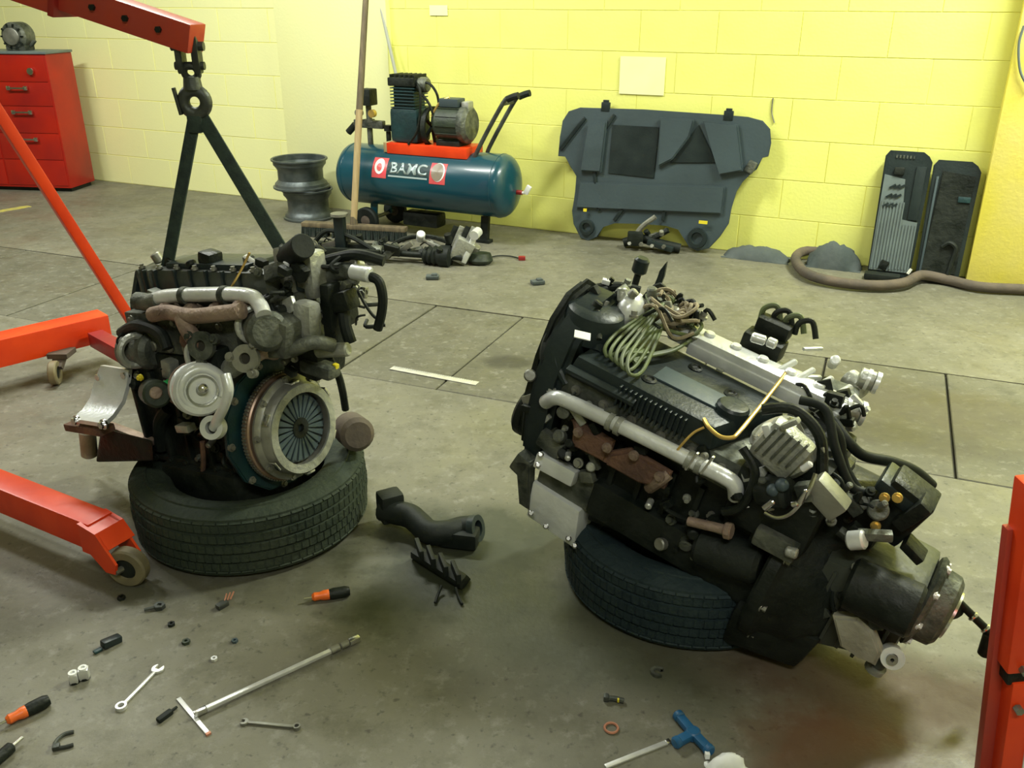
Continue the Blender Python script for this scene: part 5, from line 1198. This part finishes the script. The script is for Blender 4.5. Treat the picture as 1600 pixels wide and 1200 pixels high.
# selector tower
st_ = E.box('selector_tower', 'black', (0.4757, 0.0200, 0.3783), (.10, .09, .13), RY(.25), .012)
E.box('tower_cap', 'plastic', (0.4662, 0.0200, 0.4161), (.10, .10, .03), RY(.25), .008)
E.cyl('tower_ring', 'alu_dark', (0.4441, -0.0400, 0.3799), (0.4443, -0.0700, 0.3973), .022)
for q in ((0.4439, -0.0600, 0.4238), (0.4649, -0.0600, 0.4371), (0.4544, -0.0800, 0.3666)): E.bolt(q, (0, -1, .2), .007, 'brass')
E.cyl('speed_sensor', 'alu_bright', (0.4224, -0.1300, 0.3355), (0.4497, -0.1300, 0.3576), .020, ch=.004)
E.put(MB().bar((0.4325, -0.1200, 0.3536), (0.4914, -0.1000, 0.3760), .02, .02, .004), 'bracket', 'alu_dark')
E.box('breather', 'black', (0.5394, -0.0300, 0.3298), (.05, .05, .02), RY(.4), .004)
E.box('bracket', 'black', (0.5052, -0.0200, 0.4029), (.03, .06, .08), RY(.4), .006)
# mounting arm reaching the floor
arm = E.put(MB().prism((0, -.14, 0), (1, 0, 0), (0, 0, 1), [(p[0], p[2]) for p in ((0.4639, -0.1400, 0.1768), (0.5070, -0.1400, 0.2042), (0.5427, -0.1400, 0.1942), (0.5781, -0.1400, 0.1557), (0.5802, -0.1400, 0.1184), (0.5426, -0.1400, 0.1189), (0.5056, -0.1400, 0.1165))], .03, .006), 'mounting_arm', 'paleiron', label='pale cast mounting arm')
E.put(MB().bar((0.5116, -0.1500, 0.2611), (0.5492, -0.1500, 0.1976), .03, .03, .006), 'mounting_strut', 'alu_dark')
bc = Vector((0.5959, -0.1400, 0.1393))
E.put(MB().ring(bc + Vector((0, .01, 0)), (.2, -.9, .4), .010, .024, .028, 24), 'mount_bush', 'alu_bright', arm)
E.put(MB().ring(bc + Vector((0, .005, 0)), (.2, -.9, .4), .004, .011, .030, 16), 'bush_sleeve', 'dullsteel', arm)
E.cyl('mount_bolt', 'hookmetal', bc + Vector((-.002, .01, -.012)), bc + Vector((-.012, .01, -.055)), .013)
E.put(MB().ring(bc + Vector((-.012, .01, -.058)), (.1, 0, 1), .010, .021, .014, 20), 'mount_washer', 'alu', arm)
# big dark hose to the right and looms
E.tube('hose', 'rubber', [(0.2760, 0.0500, 0.4784), (0.3271, 0.0300, 0.4566), (0.3675, 0.0500, 0.4326), (0.4233, 0.1000, 0.4234), (0.4715, 0.1500, 0.4020), (0.5161, 0.2000, 0.3627)], .012, 12, label='black hose arching out to the right')
E.tube('hose', 'rubber', [(0.2493, 0.0000, 0.5107), (0.3064, 0.0000, 0.4758), (0.3462, 0.0000, 0.4136), (0.4093, 0.0000, 0.3648)], .011, 12)
E.tube('hose', 'rubber', [(0.2080, -0.0200, 0.5215), (0.2632, -0.0200, 0.5269), (0.3151, -0.0400, 0.4662), (0.3768, -0.0400, 0.4013), (0.4205, -0.0200, 0.4006)], .010, 12)
E.tube('wiring_loom', 'black', [(0.1563, -0.1000, 0.5027), (0.2125, -0.0800, 0.5249), (0.2796, -0.0800, 0.4976), (0.3192, -0.1000, 0.4316)], .012, 10)
E.tube('wiring_loom', 'black', [(0.1612, -0.1600, 0.4341), (0.2069, -0.1700, 0.3995), (0.2090, -0.1700, 0.3145), (0.1776, -0.1700, 0.2763)], .010, 10)
E.put(MB().hexa([(.28, -.16, -.055), (.45, -.13, -.035), (.45, .12, -.035), (.28, .14, -.055), (.28, -.19, .08), (.47, -.14, .08), (.47, .13, .08), (.28, .17, .08)], .02), 'clutch_shroud', 'black')
E.span('gear_side_cover', 'black', (.17, -.16, .25), (.36, .10, .40), .02)
E.span('coolant_housing', 'black', (.18, -.10, .38), (.34, .12, .44), .02)
E.box('coolant_outlet', 'black', (.40, .04, .32), (.14, .14, .12), None, .02)
rr = random.Random(5)
greeble(E, [((-.26, -.165, .29), (.14, -.15, .38)), ((-.28, -.15, .16), (-.14, -.135, .26)), ((.0, -.15, .10), (.2, -.13, .25))], 48, rr)
greeble(E, [((.18, -.17, .30), (.34, -.08, .47)), ((.30, -.10, .30), (.46, .0, .44))], 60, rr, (0, -.6, .8))
greeble(E, [((.22, .06, .44), (.34, .18, .50))], 24, rr, (0, -.3, 1), mats=('alu', 'alu_bright', 'black'))
greeble(E, [((-.34, -.04, .50), (-.2, .16, .545)), ((-.2, .12, .46), (-.10, .18, .53))], 44, rr, (0, 0, 1), mats=('black', 'dullsteel', 'alu', 'alu_dark'))
greeble(E, [((-.38, -.14, .18), (-.30, -.10, .38))], 12, rr)
greeble(E, [((.42, -.13, .14), (.58, -.12, .30))], 12, rr)

# scrap clutter on the parts lying behind the left engine
rr = random.Random(9)
for nm_, n_ in (('steering_column', 12), ('drive_shaft', 8), ('hydraulic_jack', 12), ('suspension_arm', 5), ('heater_pipe_bundle', 5)):
    w_ = .22 if n_ > 6 else .07
    greeble(Eng(bpy.data.objects[nm_]), [((-w_, -.05, .05), (w_, .04, .10 if n_ > 6 else .14))], n_, rr, (0, -.4, .8), mats=('black', 'dullsteel', 'alu_dark', 'black'), sc=1.8)

# ---------------------------------------------------------------- red post at the right edge
p_b = Vector((0.8934, 1.2600, 0.0614)); p_t = Vector((0.8244, 1.2600, 0.6796))
ax_ = (p_t - p_b).normalized(); base = p_b - ax_ * (p_b.z / ax_.z)
base = Vector((base.x, base.y, 0))
post = thing('crane_post', 'upright orange red steel post close to camera at the right edge', 'post', base)
mbp = lambda: MB(base)
off_ = Vector((.045, .0, 0)); L = (p_t - base).length
q = lambda f, dx=0.0, dy=0.0: base + ax_ * (L * f) + off_ + Vector((dx, dy, 0))
mb = mbp(); mb.bar(q(.455), q(1.0), .075, .060, .005, up=(0, 1, 0)); up_ = mb.build('upper_tube', 'red', post)
mb = mbp(); mb.bar(q(.0, -.004, .012), q(.86, -.006, .02), .082, .02, .003, up=(0, 1, 0)); mb.build('side_channel', 'boomred', post)
mb = mbp(); mb.bar(q(.02, .008), q(.42, .008), .062, .055, .004, up=(0, 1, 0)); lo_ = mb.build('lower_tube', 'red', post)
mb = mbp(); mb.bar(q(.41, .002), q(.462, .002), .066, .045, .002, up=(0, 1, 0)); mb.build('socket_gap', 'black', post)
mb = mbp(); mb.bar(q(.03, .022, -.029), q(.40, .022, -.029), .014, .003, .0, up=(0, 1, 0)); tag(mb.build('white_strip', 'white', lo_), 'white strip on the lower tube')
for f in (.34, .47, .9):
    mb = mbp(); c_ = q(f, -.012, -.03); mb.cyl(c_, c_ + Vector((0, -.012, 0)), .008, n=6); mb.build('bolt', 'dullsteel', post)
mb = mbp(); mb.box(base + Vector((.05, .0, .006)), (.07, .07, .012), bevel=.003); mb.build('base_plate', 'black', post)

# ---------------------------------------------------------------- black hoses between the engines
h0 = Vector((-0.3024, 2.2480, 0.0000))
t = thing('intake_duct', 'black moulded plastic duct lying between the two tyres, upper piece', 'duct', h0)
mb = MB(h0); mb.tube([(-0.3728, 2.2023, 0.0500), (-0.3393, 2.1849, 0.0500), (-0.2913, 2.1643, 0.0500), (-0.2611, 2.1320, 0.0450), (-0.2274, 2.0940, 0.0400), (-0.1777, 2.0940, 0.0400), (-0.1396, 2.1135, 0.0400), (-0.1106, 2.1057, 0.0450)], .035, 14, flat=1.0); mb.build('duct', 'rubber', t)
mb = MB(h0); c_ = Vector((-0.1106, 2.1057, 0.0450)); mb.ring(c_, (.9, -.35, .3), .022, .038, .02, 24); mb.build('duct_mouth', 'plastic', t)
mb = MB(h0); mb.box((-0.3503, 2.2034, 0.0600), (.07, .06, .09), Matrix.Rotation(.5, 3, 'Z'), bevel=.012); mb.build('duct_inlet', 'rubber', t)
mb = MB(h0); mb.box((-0.1511, 2.0901, 0.0300), (.12, .06, .05), Matrix.Rotation(-.2, 3, 'Z'), bevel=.012); mb.build('duct_bracket', 'rubber', t)
h1 = Vector((-0.1892, 1.9905, -0.0000))
t = thing('engine_bracket', 'black ribbed plastic shroud lying between the tyres, lower piece', 'bracket', h1)
mb = MB(h1)
mb.hexa([(-0.2785, 2.0234, 0.0040), (-0.1280, 1.8731, 0.0040), (-0.1040, 1.9277, 0.0040), (-0.2476, 2.0662, 0.0040), (-0.2724, 1.9861, 0.0500), (-0.1339, 1.8728, 0.0300), (-0.1161, 1.9112, 0.0300), (-0.2480, 2.0162, 0.0500)], .008); mb.build('shroud', 'rubber', t)
for k in range(4):
    a = Vector((-0.2471, 1.9907, 0.0550)).lerp(Vector((-0.1281, 1.8917, 0.0400)), k / 3.5); mb = MB(h1); mb.box(a, (.012, .07, .03), Matrix.Rotation(.3, 3, 'Z'), bevel=.003); mb.build('rib', 'rubber', t)
mb = MB(h1); mb.tube([(-0.1804, 1.8783, 0.0200), (-0.1888, 1.8545, 0.0080), (-0.1932, 1.8272, 0.0050)], .004, 6); mb.build('wire', 'rubber', t)
mb = MB(h1); mb.tube([(-0.1438, 1.8703, 0.0200), (-0.1364, 1.8492, 0.0080), (-0.1253, 1.8220, 0.0050)], .004, 6); mb.build('wire', 'rubber', t)

# ---------------------------------------------------------------- tools and small parts on the floor
def floor_bar(name, label, cat, a, b, w, h, m, z=0.0):
    a = Vector(a); b = Vector(b); c = (a + b) / 2; c.z = 0
    t = thing(name, label, cat, c)
    zz = Vector((0, 0, z + h / 2 + .0005)); a2 = Vector((a.x, a.y, 0)) + zz; b2 = Vector((b.x, b.y, 0)) + zz
    return t, c, a2, b2
# steel ruler
t, c, a, b = floor_bar('steel_ruler', 'flat bright steel ruler lying across the floor slab joint', 'ruler', (-0.4968, 3.3855, 0.0000), (-0.1368, 3.2198, 0.0000), .03, .002, 'tool')
mb = MB(c); mb.bar(a, b, .036, .003, .0008); r_ = mb.build('blade', 'tool', t)
d_ = (b - a).normalized(); sd = Vector((-d_.y, d_.x, 0))
for k in range(37):
    p = a + d_ * (.012 + k * .01); ln = .010 if k % 5 == 0 else .006
    mb = MB(c); mb.bar(p + sd * (.018 - ln) + Vector((0, 0, .0018)), p + sd * .0175 + Vector((0, 0, .0018)), .0010, .0004); mk = mb.build('tick', 'black', r_) if k == 0 else mb.build('tick', 'black', r_)
# breaker bar
t, c, a, b = floor_bar('breaker_bar', 'long bright steel breaker bar lying diagonally on the floor', 'tool', (-0.6733, 1.4428, 0.0000), (-0.3617, 1.6878, 0.0000), 0, .012, 'tool', .004)
d_ = (b - a).normalized()
mb = MB(c); mb.bar(a + d_ * .025, a + d_ * ((b - a).length - .075), .0115, .009, .002); mb.build('shaft', 'tool', t)
mb = MB(c); mb.bar(a, a + d_ * .028, .013, .012, .003); mb.build('end', 'steel', t)
mb = MB(c); mb.cyl(b - d_ * .076, b - d_ * .052, .0085, ch=.002); mb.cyl(b - d_ * .050, b - d_ * .028, .008, ch=.002); mb.build('knuckle', 'dullsteel', t)
mb = MB(c); mb.bar(b - d_ * .027, b, .015, .014, .003); mb.build('drive_head', 'steel', t)
t, c, a, b = floor_bar('flat_bar', 'short flat grey bar crossed under the end of the breaker bar', 'tool', (-0.7266, 1.4990, 0.0000), (-0.6289, 1.3964, 0.0000), 0, .003, 'tool')
mb = MB(c); mb.bar(a, b, .010, .003, .001); mb.build('bar', 'tool', t); mb = MB(c); mb.bar(b - (b - a) * .03, b + (b - a) * .02, .011, .006, .001); mb.build('lip', 'pinkcopper', t)
def spanner(name, label, pa, pb, m, r=.011, ring_first=True):
    t, c, a, b = floor_bar(name, label, 'spanner', pa, pb, 0, .006, m)
    d_ = (b - a).normalized()
    mb = MB(c); mb.bar(a + d_ * r, b - d_ * r * .9, .0075, .005, .0015); mb.build('shank', m, t)
    mb = MB(c); mb.ring(a - Vector((0, 0, .0035)), (0, 0, 1), r * .58, r, .008, 24); mb.build('ring_end', m, t)
    sx = Vector((-d_.y, d_.x, 0)); R = r * 1.15
    pts = []
    for k in range(17):
        g = .55 + (2 * PI - 1.1) * k / 16; pts.append((R * math.cos(g), R * math.sin(g)))
    pts += [(-R * .25, -R * .42), (-R * .25, R * .42)]
    mb = MB(c); mb.prism(b - Vector((0, 0, .003)), d_, sx, pts, .006, .0008); mb.build('open_end', m, t)
    return t
spanner('combination_spanner', 'bright steel combination spanner on floor left of the breaker bar', (-0.8400, 1.4724, 0.0000), (-0.8043, 1.5894, 0.0000), 'tool', .012)
spanner('combination_spanner', 'dull grey spanner lying just below the breaker bar', (-0.4497, 1.4140, 0.0000), (-0.5634, 1.4283, 0.0000), 'dullsteel', .008)
# sockets
for k, (p, l, lb) in enumerate(((((-0.9757, 1.5503, 0.0000)), .026, 'smaller left one of two bright chrome sockets side by side'), (((-0.9582, 1.5625, 0.0000)), .030, 'larger right one of two bright chrome sockets side by side'))):
    t = thing('socket', lb, 'socket', p, .1, 'chrome sockets on the floor')
    mb = MB(); mb.box((0, 0, l * .5), (.018 + .004 * k, .020, l * .9), Matrix.Rotation(.2, 3, 'Z'), bevel=.004); mb.build('body', 'tool', t)
    mb = MB(); mb.ring((0, 0, l * .93), (0, 0, 1), .005, .0095, .004, 20); mb.build('drive_end', 'white', t)
    mb = MB(); mb.cyl((0, 0, 0), (0, 0, l * .2), .011, n=18); mb.build('base_ring', 'black', t)
# screwdrivers
def screwdriver(label, pa, pb, full=True):
    a = Vector(pa); b = Vector(pb); c = (a + b) / 2; c.z = 0
    t = thing('screwdriver', label, 'screwdriver', c, 0, None); zz = Vector((0, 0, .0135)); a += zz; b += zz; d_ = (b - a); l = d_.length; d_.normalize()
    mb = MB(c); mb.lathe(a, d_, [(0, 0), (.007, 0), (.011, .006), (.010, .02), (.013, .03), (.013, l * .45), (.010, l * .5)], 16); mb.build('orange_grip', 'orange', t)
    mb = MB(c); mb.lathe(a + d_ * l * .45, d_, [(0, 0), (.0130, 0), (.0145, l * .1), (.0145, l * .42), (.011, l * .53), (0, l * .55)], 12); mb.build('black_grip', 'black', t)
    mb = MB(c); mb.cyl(a - d_ * (.09 if full else .02), a, .003, n=8); mb.build('blade', 'steel', t)
screwdriver('orange and black screwdriver lying at the lower left edge', (-1.0584, 1.4211, 0.0000), (-0.9968, 1.4837, 0.0000))
screwdriver('short orange and black screwdriver below the left tyre', (-0.5053, 1.8389, 0.0000), (-0.4125, 1.8651, 0.0000), False)
t = thing('screwdriver', 'black handled screwdriver end cut off by bottom left corner', 'screwdriver', (-1.0180, 1.3340, 0.0000), 1.2)
mb = MB(); mb.cyl((-.05, 0, .013), (.02, 0, .013), .012, ch=.003); mb.build('black_grip', 'black', t)
mb = MB(); mb.cyl((.02, 0, .013), (.045, 0, .013), .004); mb.build('ferrule', 'steel', t)
# clips and loose parts
t = thing('connector_clip', 'black plastic connector clip above the two sockets', 'clip', (-0.9498, 1.6697, 0.0000), .9)
mb = MB(); mb.box((.008, 0, .010), (.045, .022, .018), Matrix.Rotation(.15, 3, 'Y'), bevel=.004); mb.build('body', 'plastic', t)
mb = MB(); mb.box((-.026, 0, .005), (.02, .012, .006), bevel=.002); mb.build('tongue', 'teal_dark', t)
t = thing('bent_bracket', 'dark C shaped metal bracket near bottom left', 'bracket', (-0.9165, 1.3757, 0.0000), .3)
mb = MB(); mb.tube([(.014, .022, .004), (-.004, .020, .004), (-.016, .006, .004), (-.018, -.012, .004), (.0, -.018, .004), (.018, -.016, .004)], .004, 8); mb.box((-.014, -.014, .006), (.014, .014, .010), bevel=.002); mb.build('bracket', 'hookmetal', t)
t = thing('rubber_grommet', 'small black rubber piece left of the crossed flat bar', 'rubber part', (-0.7357, 1.4428, 0.0000), 1.0)
mb = MB(); mb.box((0, 0, .006), (.036, .014, .011), bevel=.004); mb.cyl((.015, 0, .006), (.032, .002, .004), .003, n=8); mb.build('body', 'rubber', t)
t = thing('copper_fitting', 'small pinkish and dark clip below the left tyre', 'clip', (-0.7217, 1.8260, 0.0000), .5)
mb = MB(); mb.box((-.008, -.006, .007), (.03, .018, .013), Matrix.Rotation(.4, 3, 'Z'), bevel=.003); mb.build('base', 'hookmetal', t)
for k in range(3):
    mb = MB(); mb.bar((.0 + k * .007, .0, .012), (.010 + k * .009, .022, .016), .003, .003); mb.build('prong', 'pinkcopper', t)
for k, (p, s, m, lb) in enumerate((((-0.9921, 1.8493, 0.0000), .010, 'black', 'tiny dark nut right of the crane caster, farthest left'), ((-0.8814, 1.8132, 0.0000), .014, 'hookmetal', 'dark hex bolt on floor below the crane caster'), ((-0.8290, 1.7464, 0.0000), .009, 'black', 'small dark washer between the bolt and the breaker bar'),
        ((-0.7711, 1.6810, -0.0000), .010, 'pumpgreen', 'small round greenish nut left of the breaker bar'), ((-0.6573, 1.6856, 0.0000), .008, 'grey_plastic', 'tiny grey nut above the middle of the breaker bar'), ((-0.6868, 1.6234, 0.0000), .008, 'tool', 'tiny bright nut between spanner and breaker bar'))):
    t = thing('hex_nut', lb, 'nut', p, k * .7)
    mb = MB(); mb.ring((0, 0, 0), (0, 0, 1), s * .45, s, s * .8, 6); mb.build('nut', m, t)
    if k == 1:
        mb = MB(); mb.cyl((0, 0, .006), (-.035, .01, .006), .004, n=8); mb.build('thread', m, t)
t = thing('metal_clamp', 'small dark clamp with yellow bead in the bottom middle', 'clamp', (0.2221, 1.4894, 0.0000), -.15)
mb = MB(); mb.tube([(-.02, 0, .006), (-.005, .003, .007), (.02, 0, .006)], .006, 8); mb.box((-.018, .002, .008), (.012, .014, .014), bevel=.003); mb.build('clamp', 'hookmetal', t)
mb = MB(); mb.box((.008, -.004, .010), (.004, .006, .008), bevel=.001); mb.build('bead', 'yellow', t)
t = thing('copper_washer', 'thin copper coloured ring in the bottom middle', 'ring', (0.2073, 1.4122, 0.0000), 0)
mb = MB(); mb.torus((0, 0, .003), (0, 0, 1), .014, .0028, 20, 6); mb.build('ring', 'pinkcopper', t)
t = thing('plastic_cap', 'pale broken plastic ring in front of the right tyre', 'cap', (0.3286, 1.5790, -0.0000), 0)
mb = MB(); mb.ring((0, 0, 0), (0, 0, 1), .009, .016, .008, 20, a0=2.0, a1=6.8); mb.build('ring', 'alu_dark', t)
# blue handled tool
b0_ = Vector((0.3708, 1.3930, 0.0000))
t = thing('t_handle_key', 'blue plastic handled tool with three stubby arms at the bottom edge', 'tool', b0_)
hubp = Vector((0.3724, 1.3859, 0.0140))
for i, p in enumerate(((0.3506, 1.4356, 0.0140), (0.3341, 1.3620, 0.0140), (0.3963, 1.3419, 0.0140))):
    p = Vector(p); mb = MB(b0_); mb.bar(hubp, p, .020, .016, .005); ar = mb.build('handle_arm', 'blue', t)
    mb = MB(b0_); dd = (p - hubp).normalized(); mb.cyl(p - dd * .008, p + dd * .006, .0125, n=16, ch=.003); mb.build('arm_end', 'blue', ar)
mb = MB(b0_); mb.cyl(hubp - Vector((0, 0, .012)), hubp + Vector((0, 0, .010)), .015, ch=.003); mb.build('hub', 'blue', t)
mb = MB(b0_); mb.box((0.3903, 1.3307, 0.0120), (.010, .010, .014), bevel=.002); mb.build('tip', 'white', t)
t, c, a, b = floor_bar('flat_bar', 'bright flat steel strip left of the blue handled tool', 'tool', (0.1855, 1.3113, 0.0000), (0.3246, 1.3775, 0.0000), 0, .003, 'tool')
mb = MB(c); mb.bar(a, b, .011, .004, .001); mb.build('bar', 'tool', t); mb = MB(c); mb.bar(b - (b - a) * .06, b, .012, .006, .001); mb.build('tip', 'steel', t)
mb = MB(); n_ = Vector((0.4252, 1.3097, 0.0000)); lump(mb, n_.x, n_.y, .2, .04, .022, .035, 14, 12, 8); o = mb.build('crumpled_tissue', 'white', angle=80); tag(o, 'crumpled white tissue at the bottom edge beside the blue tool', 'tissue')
